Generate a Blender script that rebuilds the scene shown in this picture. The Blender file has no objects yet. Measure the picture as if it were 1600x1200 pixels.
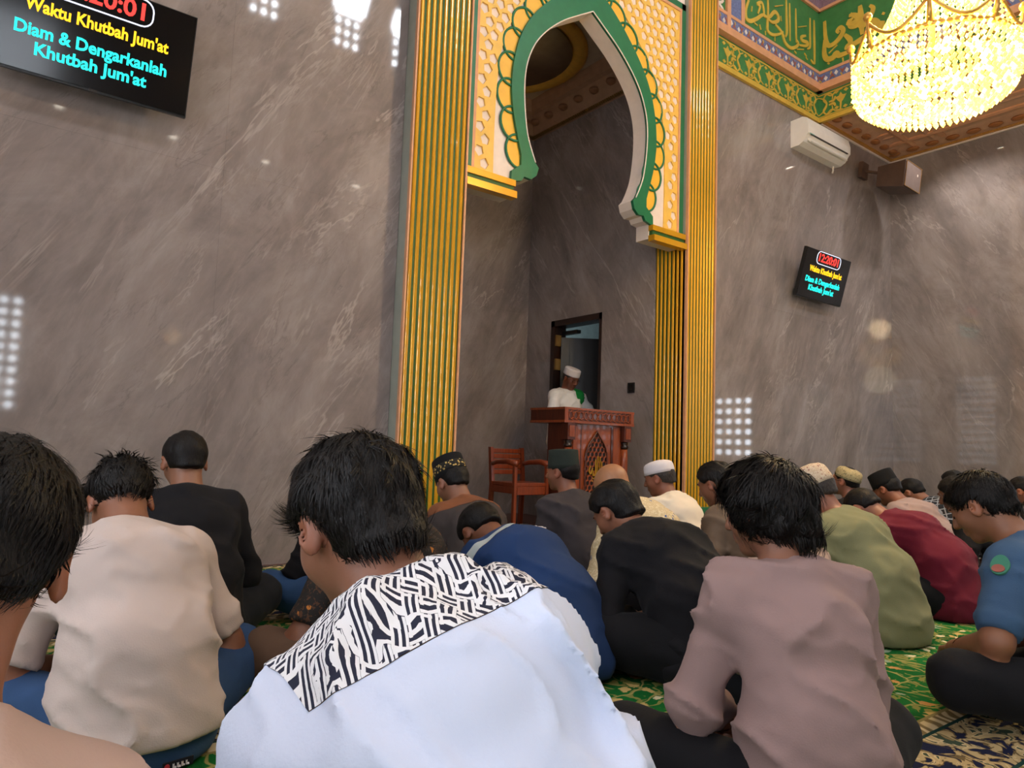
import bpy, bmesh, math, random
import numpy as np
from mathutils import Vector, Matrix
from mathutils.geometry import tessellate_polygon
random.seed(7)
rng = np.random.default_rng(7)
SC = bpy.context.scene
COL = SC.collection
PI = math.pi

# ---------------------------------------------------------------- camera
YAW, PITCH, ROLL, FPX = math.radians(37.003), math.radians(5.12), math.radians(2.0526), 1108.76
cF = np.array([math.sin(YAW)*math.cos(PITCH), math.cos(YAW)*math.cos(PITCH), math.sin(PITCH)])
_r = np.array([math.cos(YAW), -math.sin(YAW), 0.0]); _u = np.cross(_r, cF)
cR = math.cos(ROLL)*_r + math.sin(ROLL)*_u
cU = -math.sin(ROLL)*_r + math.cos(ROLL)*_u
cC = np.array([0, 0, .78])
cam = bpy.data.cameras.new('camera'); camo = bpy.data.objects.new('camera', cam); COL.objects.link(camo)
cam.sensor_width = 36; cam.lens = FPX/1600*36; cam.clip_start = .05; cam.clip_end = 200
camo.matrix_world = Matrix(((cR[0], cU[0], -cF[0], cC[0]), (cR[1], cU[1], -cF[1], cC[1]), (cR[2], cU[2], -cF[2], cC[2]), (0, 0, 0, 1)))
SC.camera = camo
def pray(x, y): return cR*(x-800)/FPX - cU*(y-600)/FPX + cF
def on(x, y, ax, v):                 # point of the photograph's sight line on the plane axis = v
    d = pray(x, y); return cC + d*((v-cC[ax])/d[ax])
def at(x, y, z): return cC + pray(x, y)*z

# ---------------------------------------------------------------- exposure, world, large lights
vs = SC.view_settings
vs.view_transform = 'Standard'; vs.look = 'None'; vs.gamma = 1; vs.use_curve_mapping = False
vs.exposure = 0.36
W = bpy.data.worlds.new('sky'); SC.world = W; W.use_nodes = True
W.node_tree.nodes['Background'].inputs[0].default_value = (.62, .78, 1, 1)
W.node_tree.nodes['Background'].inputs[1].default_value = 1.2
def area(name, loc, direction, sx, sy, power, col, spread=PI):
    l = bpy.data.lights.new(name, 'AREA'); l.shape = 'RECTANGLE'; l.size = sx; l.size_y = sy
    l.energy = power; l.color = col; l.spread = spread
    o = bpy.data.objects.new(name, l); COL.objects.link(o); o.location = loc
    o.rotation_euler = Vector(direction).to_track_quat('-Z', 'Y').to_euler()
    return o
DAY = (.83, .91, 1)
KDAY = 1.0
XL, XR, YB, YF = -1.67, 9.78, -5.5, 4.50      # room walls
ZC = 4.95                                      # flat ceiling
TX0, TX1, TY0 = .15, 7.95, -1.2                # raised tray over the hall
ZT = 8.6
BACKW = [(-.25, 1.65, 1.05, 3.1), (8.9, 1.2, 1.05, 3.1)]        # centre, width, z0, z1 on the back wall
LEFTW = [(-3.6, 1.9, .7, 3.2), (-.9, 1.9, .7, 3.2), (1.8, 1.9, .7, 3.2)]
RIGHTW = [(-3.4, 1.2, .7, 3.0), (-.8, 1.2, .7, 3.0), (1.75, 1.2, .7, 1.8)]
for c, w, z0, z1 in BACKW: area('daylight_back', (c, YB-.12, (z0+z1)/2), (0, 1, -.05), w, z1-z0, 95*KDAY*w, DAY)
for c, w, z0, z1 in LEFTW: area('daylight_left', (XL-.12, c, (z0+z1)/2), (1, 0, -.05), w, z1-z0, 85*KDAY*w, DAY)
for c, w, z0, z1 in RIGHTW: area('daylight_right', (XR+.12, c, (z0+z1)/2), (-1, 0, -.05), w, z1-z0, 26*KDAY*w, DAY)
TRAYW = [(1.6, .55, 6.9, 7.9), (2.9, .55, 6.9, 7.9), (4.2, .55, 6.9, 7.9), (5.2, .55, 6.9, 7.9), (6.5, .55, 6.9, 7.9)]
for c, w, z0, z1 in TRAYW: area('daylight_drum', (c, TY0-.12, (z0+z1)/2), (0, 1, -.6), w, z1-z0, 60*KDAY, DAY)

# ---------------------------------------------------------------- materials
MATS = {}
def newmat(name):
    m = bpy.data.materials.new(name); m.use_nodes = True
    nt = m.node_tree; b = nt.nodes['Principled BSDF']; MATS[name] = m
    return m, nt, b
def lin(c):
    if isinstance(c, str):
        c = c.lstrip('#'); c = [int(c[i:i+2], 16)/255 for i in (0, 2, 4)]
    return tuple((x/12.92 if x <= .04045 else ((x+.055)/1.055)**2.4) for x in c)+(1,)
def N(nt, t, **kw):
    n = nt.nodes.new(t)
    for k, v in kw.items():
        if k.startswith('i_'): n.inputs[int(k[2:]) if k[2:].isdigit() else k[2:]].default_value = v
        else: setattr(n, k, v)
    return n
def L(nt, a, b): nt.links.new(a, b)
def math_(nt, op, a, b=None, clamp=False):
    n = nt.nodes.new('ShaderNodeMath'); n.operation = op; n.use_clamp = clamp
    for i, v in enumerate((a, b)):
        if v is None: continue
        if isinstance(v, (int, float)): n.inputs[i].default_value = v
        else: nt.links.new(v, n.inputs[i])
    return n.outputs[0]
def mix(nt, fac, a, b):
    n = nt.nodes.new('ShaderNodeMix'); n.data_type = 'RGBA'
    if isinstance(fac, (int, float)): n.inputs[0].default_value = fac
    else: nt.links.new(fac, n.inputs[0])
    for i, v in ((6, a), (7, b)):
        if isinstance(v, tuple): n.inputs[i].default_value = v
        else: nt.links.new(v, n.inputs[i])
    return n.outputs[2]
def ramp(nt, src, stops, mode='LINEAR'):
    n = nt.nodes.new('ShaderNodeValToRGB'); n.color_ramp.interpolation = mode
    e = n.color_ramp.elements
    while len(e) < len(stops): e.new(.5)
    for el, (p, c) in zip(e, stops): el.position = p; el.color = c if isinstance(c, tuple) else (c, c, c, 1)
    nt.links.new(src, n.inputs[0]); return n.outputs[0]
def coords(nt, which='Object', scale=(1, 1, 1), rot=(0, 0, 0), loc=(0, 0, 0)):
    tc = nt.nodes.new('ShaderNodeTexCoord'); mp = nt.nodes.new('ShaderNodeMapping')
    mp.inputs['Scale'].default_value = scale; mp.inputs['Rotation'].default_value = rot; mp.inputs['Location'].default_value = loc
    nt.links.new(tc.outputs[which], mp.inputs[0]); return mp.outputs[0]
def noise(nt, vec, scale, detail=3, rough=.5, dist=0):
    n = N(nt, 'ShaderNodeTexNoise'); n.inputs['Scale'].default_value = scale; n.inputs['Detail'].default_value = detail
    n.inputs['Roughness'].default_value = rough; n.inputs['Distortion'].default_value = dist
    L(nt, vec, n.inputs['Vector']); return n.outputs[0]
def bump(nt, b, h, strength, dist=.01):
    n = N(nt, 'ShaderNodeBump'); n.inputs['Strength'].default_value = strength; n.inputs['Distance'].default_value = dist
    L(nt, h, n.inputs['Height']); L(nt, n.outputs[0], b.inputs['Normal'])
def plain(name, c, rough=.5, metal=0, vary=.06, nscale=12, bumps=0, coat=0, spec=.5):
    if name in MATS: return MATS[name]
    m, nt, b = newmat(name); c = lin(c)
    n = noise(nt, coords(nt), nscale, 3)
    d = tuple(x*(1-vary*2) for x in c[:3])+(1,)
    l = tuple(min(1, x*(1+vary)) for x in c[:3])+(1,)
    L(nt, ramp(nt, n, [(.3, d), (.7, l)]), b.inputs['Base Color'])
    b.inputs['Roughness'].default_value = rough; b.inputs['Metallic'].default_value = metal
    b.inputs['Coat Weight'].default_value = coat; b.inputs['Specular IOR Level'].default_value = spec
    if bumps: bump(nt, b, noise(nt, coords(nt), nscale*8, 2), bumps, .003)
    return m
def emis(name, c, strength, base=None):
    m, nt, b = newmat(name); c = lin(c)
    b.inputs['Base Color'].default_value = base or c; b.inputs['Emission Color'].default_value = c
    b.inputs['Emission Strength'].default_value = strength; b.inputs['Roughness'].default_value = .4
    return m

def marble():
    m, nt, b = newmat('grey_marble')
    uv = N(nt, 'ShaderNodeUVMap').outputs[0]
    def mp(rot, sc):
        n = N(nt, 'ShaderNodeMapping'); n.vector_type = 'TEXTURE'; n.inputs['Rotation'].default_value = (0, 0, -rot); n.inputs['Scale'].default_value = (1, 1/sc, 1)
        L(nt, uv, n.inputs[0]); return n.outputs[0]
    base = noise(nt, mp(math.radians(27), .5), 2.0, 6, .66, .5)
    col = ramp(nt, base, [(.28, lin('#796e6b')), (.5, lin('#908481')), (.72, lin('#a89c99'))])
    fine = noise(nt, mp(math.radians(24), .22), 15, 5, .7, .5)
    col = mix(nt, math_(nt, 'MULTIPLY', ramp(nt, fine, [(.48, 0.), (.78, 1.)]), .26), col, lin('#b3a49d'))
    dk = noise(nt, mp(math.radians(30), .2), 5, 4, .6, .4)
    col = mix(nt, math_(nt, 'MULTIPLY', ramp(nt, dk, [(.5, 0.), (.8, 1.)]), .35), col, lin('#5f5551'))
    for an, st, sc, wd, am, cc in ((36, .13, 1.3, .011, .45, '#c9bbb4'), (26, .10, 2.2, .010, .3, '#bfb0aa'), (31, .12, 3.7, .012, .25, '#4f4542')):
        wn = noise(nt, mp(math.radians(an), st*1.5), sc, 6, .64, .45)
        msk = noise(nt, mp(math.radians(an), .5), sc*1.2+an*.01, 1)
        vein = ramp(nt, wn, [(.5-wd, 0.), (.5, 1.), (.5+wd, 0.)])
        vein = math_(nt, 'MULTIPLY', vein, ramp(nt, msk, [(.45, 0.), (.6, 1.)]))
        col = mix(nt, math_(nt, 'MULTIPLY', vein, am), col, lin(cc))
    L(nt, col, b.inputs['Base Color'])
    b.inputs['Roughness'].default_value = .045; b.inputs['Specular IOR Level'].default_value = .5
    return m
M_MARBLE = marble()
M_GOLD = plain('gold_paint', '#e0a21c', .28, .25, .05, 6, coat=.3)
M_YEL = plain('yellow_fretwork', '#f0bf58', .45, 0, .04)
M_LOBE = plain('amber_panel', '#f0b83e', .4, 0, .04)
M_GREEN = plain('green_lacquer', '#1f6e48', .4, 0, .05)
M_DGREEN = plain('green_groove', '#2a5a22', .55, 0, .06)
M_WHITE = plain('white_plaster', '#ead9cf', .55, 0, .03)
M_GREYGREEN = plain('grey_green_paint', '#a3a79c', .5, 0, .04)
M_PINK = plain('peach_moulding', '#dca078', .5, 0, .05)
M_BROWNPL = plain('tan_plaster', '#c8997a', .5, 0, .06)
M_LEAF = plain('caramel_leaf', '#a86a3a', .45, .2, .08)
M_BLUE = plain('blue_border', '#6f7aa8', .55, 0, .15, 40)
M_FGREEN = plain('frieze_green', '#3f7d44', .55, 0, .08)
M_VINE = plain('vine_gold', '#d9b24a', .45, .15, .06)
M_CALLI = plain('calligraphy_gold', '#e2bb4e', .4, .2, .05)
M_BLACK = plain('black_plastic', '#141313', .35, 0, .05)
M_SCREEN = plain('screen_glass', '#0d0b0c', .12, 0, .02)
M_ACW = plain('ac_white', '#efe6de', .35, 0, .02)
M_DKMETAL = plain('dark_metal', '#3a332f', .4, .5)
M_DOOR = plain('dark_door', '#1b1513', .35, 0, .15, 8)
M_BRASS = plain('brass', '#c89c5c', .3, .7)
M_RED = emis('red_led', '#ff3a34', 1.0); M_YLED = emis('yellow_led', '#ffc51c', .9); M_CLED = emis('cyan_led', '#1fe8de', .85); M_WLED = emis('white_led', '#dfe6ff', .8)
def wood(name, a, bb, scale=3, rough=.32):
    m, nt, b = newmat(name)
    n = noise(nt, coords(nt, scale=(scale*6, scale*6, scale*.7)), 3, 4, .6, .8)
    L(nt, ramp(nt, n, [(.3, lin(a)), (.7, lin(bb))]), b.inputs['Base Color'])
    b.inputs['Roughness'].default_value = rough; b.inputs['Coat Weight'].default_value = .25
    return m
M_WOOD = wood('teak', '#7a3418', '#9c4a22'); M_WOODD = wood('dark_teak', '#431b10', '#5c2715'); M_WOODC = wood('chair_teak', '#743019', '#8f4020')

def carpet():
    m, nt, b = newmat('carpet_print')
    P = coords(nt)
    sep = N(nt, 'ShaderNodeSeparateXYZ'); L(nt, P, sep.inputs[0])
    y = sep.outputs[1]; x = sep.outputs[0]
    t = math_(nt, 'MODULO', math_(nt, 'ADD', y, 12.2-.65), 1.22)       # 0 at the start of a band
    def between(a, c): return math_(nt, 'MULTIPLY', math_(nt, 'GREATER_THAN', t, a), math_(nt, 'LESS_THAN', t, c))
    # field: green with vines, leaves and flowers
    n1 = noise(nt, P, 2.2, 2)
    green = ramp(nt, n1, [(.35, lin('#0e4e20')), (.65, lin('#176b2e'))])
    warp = N(nt, 'ShaderNodeVectorMath'); warp.operation = 'ADD'
    nz = N(nt, 'ShaderNodeTexNoise'); nz.inputs['Scale'].default_value = 5; L(nt, P, nz.inputs['Vector'])
    sc = N(nt, 'ShaderNodeVectorMath'); sc.operation = 'SCALE'; sc.inputs['Scale'].default_value = .16; L(nt, nz.outputs['Color'], sc.inputs[0])
    L(nt, P, warp.inputs[0]); L(nt, sc.outputs[0], warp.inputs[1])
    wv = warp.outputs[0]
    def voro(scale, feature='F1', rnd=1, vec=wv):
        v = N(nt, 'ShaderNodeTexVoronoi'); v.feature = feature; v.inputs['Scale'].default_value = scale; v.inputs['Randomness'].default_value = rnd
        v.voronoi_dimensions = '2D'; L(nt, vec, v.inputs['Vector']); return v
    vine = ramp(nt, voro(8.5, 'DISTANCE_TO_EDGE').outputs[0], [(.022, 1.), (.045, 0.)])
    leafn = noise(nt, wv, 21, 2, .5, 1.0)
    leaf = ramp(nt, leafn, [(.56, 0.), (.59, 1.)])
    vf = voro(13, 'F1', .85)
    flower = ramp(nt, math_(nt, 'ADD', vf.outputs['Distance'], math_(nt, 'MULTIPLY', noise(nt, wv, 60, 1), .4)), [(.42, 1.), (.46, 0.)])
    sepc = N(nt, 'ShaderNodeSeparateColor'); L(nt, vf.outputs['Color'], sepc.inputs[0])
    pick = math_(nt, 'GREATER_THAN', sepc.outputs[0], .5)
    flower = math_(nt, 'MULTIPLY', flower, pick)
    col = mix(nt, math_(nt, 'MULTIPLY', leaf, .85), green, lin('#8f8a4c'))
    col = mix(nt, math_(nt, 'MULTIPLY', vine, .8), col, lin('#a69a5c'))
    fcol = ramp(nt, sepc.outputs[1], [(.3, lin('#c6a96c')), (.5, lin('#d9cda8')), (.7, lin('#8fa08a')), (.85, lin('#b78a52'))], 'CONSTANT')
    col = mix(nt, flower, col, fcol)
    # band: beige borders with a braid, dark lines, dense scroll between
    braid = N(nt, 'ShaderNodeTexWave'); braid.inputs['Scale'].default_value = 7.5; braid.inputs['Distortion'].default_value = 7; braid.inputs['Detail'].default_value = 1
    L(nt, coords(nt, rot=(0, 0, .5)), braid.inputs['Vector'])
    bcol = ramp(nt, braid.outputs[0], [(.35, lin('#7d6a48')), (.55, lin('#b9a57c')), (.8, lin('#cdbb95'))])
    sn = noise(nt, wv, 15, 2, .5, 1.2)
    scol = ramp(nt, sn, [(.40, lin('#1d2038')), (.46, lin('#6b5a3c')), (.5, lin('#b09a70')), (.6, lin('#c9b48a')), (.63, lin('#3d4a3a')), (.68, lin('#8a7650'))], 'CONSTANT')
    col = mix(nt, between(0, .36), col, bcol)
    col = mix(nt, between(.07, .29), col, scol)
    line = math_(nt, 'ADD', between(.062, .074), between(.286, .298))
    col = mix(nt, line, col, lin('#1c3a35'))
    line = math_(nt, 'ADD', between(-.01, .012), between(.348, .36))
    col = mix(nt, line, col, lin('#8e8256'))
    L(nt, col, b.inputs['Base Color']); b.inputs['Roughness'].default_value = .95; b.inputs['Specular IOR Level'].default_value = .1
    bump(nt, b, noise(nt, P, 420, 2), .6, .004)
    return m
M_CARPET = carpet()

# ---------------------------------------------------------------- mesh helpers
def tag(o, label=None, cat=None, group=None, kind=None):
    if label: o['label'] = label
    if cat: o['category'] = cat
    if group: o['group'] = group
    if kind: o['kind'] = kind
    return o
def empty(name, loc=(0, 0, 0), rz=0):
    o = bpy.data.objects.new(name, None); COL.objects.link(o); o.location = loc; o.rotation_euler = (0, 0, rz); o.empty_display_size = .1
    return o
def link(name, me, mat=None, parent=None, smooth=False):
    o = bpy.data.objects.new(name, me); COL.objects.link(o)
    if mat and not me.materials: me.materials.append(mat)
    if parent is not None: o.parent = parent
    if smooth and len(me.polygons): me.polygons.foreach_set('use_smooth', [True]*len(me.polygons))
    return o
class MB:
    def __init__(s): s.v = []; s.f = []
    def add(s, vs, fs):
        k = len(s.v); s.v += [tuple(p) for p in vs]; s.f += [tuple(i+k for i in f) for f in fs]; return s
    def box(s, a, b):
        x0, y0, z0 = a; x1, y1, z1 = b
        return s.add([(x0, y0, z0), (x1, y0, z0), (x1, y1, z0), (x0, y1, z0), (x0, y0, z1), (x1, y0, z1), (x1, y1, z1), (x0, y1, z1)],
                     [(0, 3, 2, 1), (4, 5, 6, 7), (0, 1, 5, 4), (1, 2, 6, 5), (2, 3, 7, 6), (3, 0, 4, 7)])
    def obox(s, c, ax, ay, az):      # centre and half-axis vectors
        c, ax, ay, az = (np.array(q, float) for q in (c, ax, ay, az))
        vs = [c+i*ax+j*ay+k*az for k in (-1, 1) for (i, j) in ((-1, -1), (1, -1), (1, 1), (-1, 1))]
        return s.add(vs, [(0, 3, 2, 1), (4, 5, 6, 7), (0, 1, 5, 4), (1, 2, 6, 5), (2, 3, 7, 6), (3, 0, 4, 7)])
    def tube(s, pts, r, n=8, closed=False, flat=None):
        pts = [np.array(p, float) for p in pts]; m = len(pts)
        rs = r if hasattr(r, '__len__') else [r]*m
        rings = []
        up = None
        for i in range(m):
            a = pts[(i-1) % m] if (closed or i > 0) else pts[i]; b = pts[(i+1) % m] if (closed or i < m-1) else pts[i]
            t = b-a; t /= (np.linalg.norm(t)+1e-12)
            if up is None: up = np.array([0, 0, 1.]) if abs(t[2]) < .9 else np.array([1., 0, 0])
            e = np.cross(t, up); e /= (np.linalg.norm(e)+1e-12); up = np.cross(e, t)
            rings.append([pts[i]+rs[i]*(math.cos(2*PI*k/n)*e+math.sin(2*PI*k/n)*up) for k in range(n)])
        vs = [p for rg in rings for p in rg]; fs = []
        for i in range(m if closed else m-1):
            j = (i+1) % m
            for k in range(n): fs.append((i*n+k, i*n+(k+1) % n, j*n+(k+1) % n, j*n+k))
        if not closed: fs.append(tuple(reversed(range(n)))); fs.append(tuple((m-1)*n+k for k in range(n)))
        return s.add(vs, fs)
    def lathe(s, prof, c=(0, 0, 0), n=24, sx=1, sy=1, cap=True):
        vs = [(c[0]+r*math.cos(2*PI*k/n)*sx, c[1]+r*math.sin(2*PI*k/n)*sy, c[2]+z) for r, z in prof for k in range(n)]
        fs = [(i*n+k, i*n+(k+1) % n, (i+1)*n+(k+1) % n, (i+1)*n+k) for i in range(len(prof)-1) for k in range(n)]
        if cap: fs.append(tuple(reversed(range(n)))); fs.append(tuple((len(prof)-1)*n+k for k in range(n)))
        return s.add(vs, fs)
    def build(s, name, mat=None, parent=None, smooth=False):
        me = bpy.data.meshes.new(name); me.from_pydata(s.v, [], s.f); me.update()
        return link(name, me, mat, parent, smooth)
def plate(mb, loops, frame, t):
    """flat plate with holes: loops = [outer, hole...] of (u,v); frame = function (u,v,w)->xyz, w from 0 to t"""
    tris = tessellate_polygon([[Vector((p[0], p[1], 0)) for p in lp] for lp in loops])
    flat = [p for lp in loops for p in lp]; n = len(flat)
    vs = [frame(p[0], p[1], t) for p in flat]+[frame(p[0], p[1], 0) for p in flat]
    fs = [tuple(tr) for tr in tris]
    k = 0
    for lp in loops:
        m = len(lp)
        for i in range(m): a = k+i; b = k+(i+1) % m; fs.append((a, b, b+n, a+n))
        k += m
    mb.add(vs, fs)
def fixn(o):
    bm = bmesh.new(); bm.from_mesh(o.data); bmesh.ops.recalc_face_normals(bm, faces=bm.faces); bm.to_mesh(o.data); bm.free(); return o
def FY(y0): return lambda u, v, w: (u, y0-w, v)             # plane facing -Y
def FX(x0): return lambda u, v, w: (x0-w, u, v)             # plane facing -X (u = y)
def smoothcurve(pts, n):
    P = [np.array(p, float) for p in pts]; P = [2*P[0]-P[1]]+P+[2*P[-1]-P[-2]]; out = []
    for i in range(1, len(P)-2):
        for k in range(n):
            t = k/n; a, b, c, d = P[i-1], P[i], P[i+1], P[i+2]
            out.append(.5*((2*b)+(-a+c)*t+(2*a-5*b+4*c-d)*t*t+(-a+3*b-3*c+d)*t**3))
    out.append(P[-2]); return out
def stroke(mb, pts, w, frame, t=.006, n=5, taper=True):
    c = smoothcurve(pts, n) if len(pts) > 2 else [np.array(p, float) for p in pts]
    m = len(c); Lf = []; Rt = []
    for i in range(m):
        a = c[max(0, i-1)]; b = c[min(m-1, i+1)]; d = b-a; d /= (np.linalg.norm(d)+1e-9); nn = np.array([-d[1], d[0]])
        s = i/(m-1); ww = w*((.35+.65*math.sin(PI*min(1, .12+s*.8))) if taper else 1)/2
        Lf.append(c[i]+nn*ww); Rt.append(c[i]-nn*ww)
    vs = []; fs = []
    stroke.n = getattr(stroke, 'n', 0)+1; dt = (stroke.n % 7)*.0004
    for i in range(m): tt = t+dt+.003*i/m; vs += [frame(*Lf[i], tt), frame(*Rt[i], tt), frame(*Lf[i], 0), frame(*Rt[i], 0)]
    for i in range(m-1):
        a = i*4; b = a+4; fs += [(a, a+1, b+1, b), (a, b, b+2, a+2), (a+1, a+3, b+3, b+1)]
    mb.add(vs, fs)
def text_obj(s, size, mat, mtx, parent, name='lettering', bold=.012, width=None):
    c = bpy.data.curves.new(name, 'FONT'); c.body = s; c.size = size; c.align_x = 'CENTER'; c.align_y = 'CENTER'; c.offset = bold*size; c.extrude = .0012; c.resolution_u = 3
    o = bpy.data.objects.new(name, c); COL.objects.link(o)
    dg = bpy.context.evaluated_depsgraph_get(); dg.update()
    me = bpy.data.meshes.new_from_object(o.evaluated_get(dg)); bpy.data.objects.remove(o); bpy.data.curves.remove(c)
    me.name = name; me.materials.clear(); xs_ = [v.co.x for v in me.vertices]; me.transform(Matrix.Translation((-(max(xs_)+min(xs_))/2, 0, 0))); me.transform(Matrix.Diagonal((width/(max(xs_)-min(xs_)) if width else 1, 1, 1, 1)))
    q = link(name, me, mat, parent); q.matrix_local = mtx; return q

# ---------------------------------------------------------------- room shell
def slab(parent, frame, u0, u1, v0, v1, off, t=.012):
    mb = MB(); g = .0003
    plate(mb, [[(u0+g, v0+g), (u1-g, v0+g), (u1-g, v1-g), (u0+g, v1-g)]], frame, t)
    o = mb.build('marble_slab', M_MARBLE, parent); fixn(o)
    uvl = o.data.uv_layers.new(name='UVMap')
    uv8 = [(u0, v0), (u1, v0), (u1, v1), (u0, v1)]*2
    for lp in o.data.loops: p = uv8[lp.vertex_index % 4]; uvl.data[lp.index].uv = (p[0]+off, p[1]+off*.7)
    return o
def slabs(parent, frame, us, vs_, off=0, skip=None):
    for i in range(len(us)-1):
        for j in range(len(vs_)-1):
            c = ((us[i]+us[i+1])/2, (vs_[j]+vs_[j+1])/2)
            if skip and skip(*c): continue
            slab(parent, frame, us[i], us[i+1], vs_[j], vs_[j+1], off)
def split(a, b, s, start=None):
    out = [a]; x = a if start is None else start
    while x+s < b-.15:
        x += s
        if x > a+.15: out.append(x)
    out.append(b); return out
def wall_with_windows(name, frame, u0, u1, v0, v1, wins, mat, t=.2):
    loops = [[(u0, v0), (u1, v0), (u1, v1), (u0, v1)]]
    for c, w, z0, z1 in wins: loops.append([(c-w/2, z0), (c-w/2, z1), (c+w/2, z1), (c+w/2, z0)])
    mb = MB(); plate(mb, loops, frame, t); o = mb.build(name, mat); fixn(o)
    uvl = o.data.uv_layers.new(name='UVMap')
    for lp in o.data.loops:
        co = o.data.vertices[lp.vertex_index].co; uvl.data[lp.index].uv = (co.x+co.y, co.z)
    return tag(o, kind='structure')
def lattice_window(n, frame, c, w, z0, z1):
    root = empty('window_%d' % n, frame(c, z0, 0)); tag(root, kind='structure')
    loc = Vector(frame(c, z0, 0)); fr = lambda u, v, q: tuple(Vector(frame(u, v, q))-loc)
    mb = MB(); plate(mb, [[(c-w/2, z0), (c+w/2, z0), (c+w/2, z1), (c-w/2, z1)], [(c-w/2+.05, z0+.05), (c+w/2-.05, z0+.05), (c+w/2-.05, z1-.05), (c-w/2+.05, z1-.05)]], fr, .06)
    fixn(mb.build('window_frame', M_WHITE, root))
    a = .21; lat = MB()
    nx = int(w/a)+1; nz = int((z1-z0)/a)+1
    for i in range(nx):
        for j in range(nz):
            cu = c-w/2+.05+(i+.5)*(w-.1)/nx; cv = z0+.05+(j+.5)*(z1-z0-.1)/nz; ru = (w-.1)/nx/2; rv = (z1-z0-.1)/nz/2
            star = []
            for k in range(16):
                q = .78 if k % 2 == 0 else .5
                star.append((cu+ru*q*math.cos(k*PI/8), cv+rv*q*math.sin(k*PI/8)))
            plate(lat, [[(cu-ru, cv-rv), (cu+ru, cv-rv), (cu+ru, cv+rv), (cu-ru, cv+rv)], star[::-1]], fr, .02)
    fixn(lat.build('lattice_screen', M_WHITE, root))

fl = MB().box((XL-.3, YB-.3, -.1), (XR+.3, 6.9, 0)).build('floor', M_WOODD); tag(fl, kind='structure')
cp = MB().box((XL+.02, YB+.02, 0), (XR-.02, YF-.1, .008)).build('carpet', M_CARPET)
tag(cp, 'green floral prayer carpet with beige patterned row bands covering the floor', 'carpet')

wf = empty('wall_front', (0, 0, 0)); tag(wf, kind='structure')
mb = MB().box((XL-.2, YF, 0), (2.79, YF+.25, ZT)); mb.box((5.35, YF, 0), (XR+.2, YF+.25, ZT)); mb.box((2.79, YF+.085, 5.03), (5.35, YF+.25, ZT))
mb.build('wall_core', M_GREYGREEN, wf)
vz = [0, 2.42, 4.86]
slabs(wf, FY(YF), split(XL, 2.31, 1.21, 2.31-1.21*4), vz, 0)
slabs(wf, FY(YF), split(5.785, XR, 1.21, 4.05), vz, 3.3)
wr = wall_with_windows('wall_right', lambda u, v, w: (XR+.2-w, u, v), YB, YF, 0, 5.2, RIGHTW, M_MARBLE)
slabs(wr, FX(XR), split(2.45, YF, 1.21), vz, 6.1)
wall_with_windows('wall_left', lambda u, v, w: (XL-.2+w, u, v), YB, YF, 0, 5.2, LEFTW, M_MARBLE)
wall_with_windows('wall_back', lambda u, v, w: (u, YB-.2+w, v), XL-.2, XR+.2, 0, 5.2, BACKW, M_MARBLE)
k = 0
for c, w, z0, z1 in BACKW: k += 1; lattice_window(k, lambda u, v, q: (u, YB-.08+q, v), c, w, z0, z1)
for c, w, z0, z1 in LEFTW: k += 1; lattice_window(k, lambda u, v, q: (XL-.08+q, u, v), c, w, z0, z1)
for c, w, z0, z1 in RIGHTW: k += 1; lattice_window(k, lambda u, v, q: (XR+.08-q, u, v), c, w, z0, z1)
for c, w, z0, z1 in TRAYW: k += 1; lattice_window(k, lambda u, v, q: (u, TY0-.08+q, v), c, w, z0, z1)
mb = MB()
mb.box((XL-.2, YB-.2, ZC), (TX0, YF, ZC+.15)).box((TX1, YB-.2, ZC), (XR+.2, YF, ZC+.15)).box((TX0, YB-.2, ZC), (TX1, TY0, ZC+.15))
ce = mb.build('ceiling', plain('ceiling_tan', '#d8ab8a', .6, 0, .04)); tag(ce, kind='structure')
M_DRUM = plain('drum_cream', '#d8c8b0', .6)
td = empty('ceiling_drum', (0, 0, 0)); tag(td, kind='structure')
mb = MB(); plate(mb, [[(TX0, ZC+.15), (TX1, ZC+.15), (TX1, ZT), (TX0, ZT)]]+[[(c-w/2, z0), (c-w/2, z1), (c+w/2, z1), (c+w/2, z0)] for c, w, z0, z1 in TRAYW], lambda u, v, w: (u, TY0-.2+w, v), .2)
fixn(mb.build('drum_wall', M_DRUM, td))
MB().box((TX0-.2, TY0-.2, ZC+.15), (TX0, YF, ZT)).build('drum_wall', M_DRUM, td)
MB().box((TX1, TY0-.2, ZC+.15), (TX1+.2, YF, ZT)).build('drum_wall', M_DRUM, td)
MB().box((TX0-.2, TY0-.2, ZT), (TX1+.2, YF+.25, ZT+.15)).build('drum_roof', M_DRUM, td)

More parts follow.
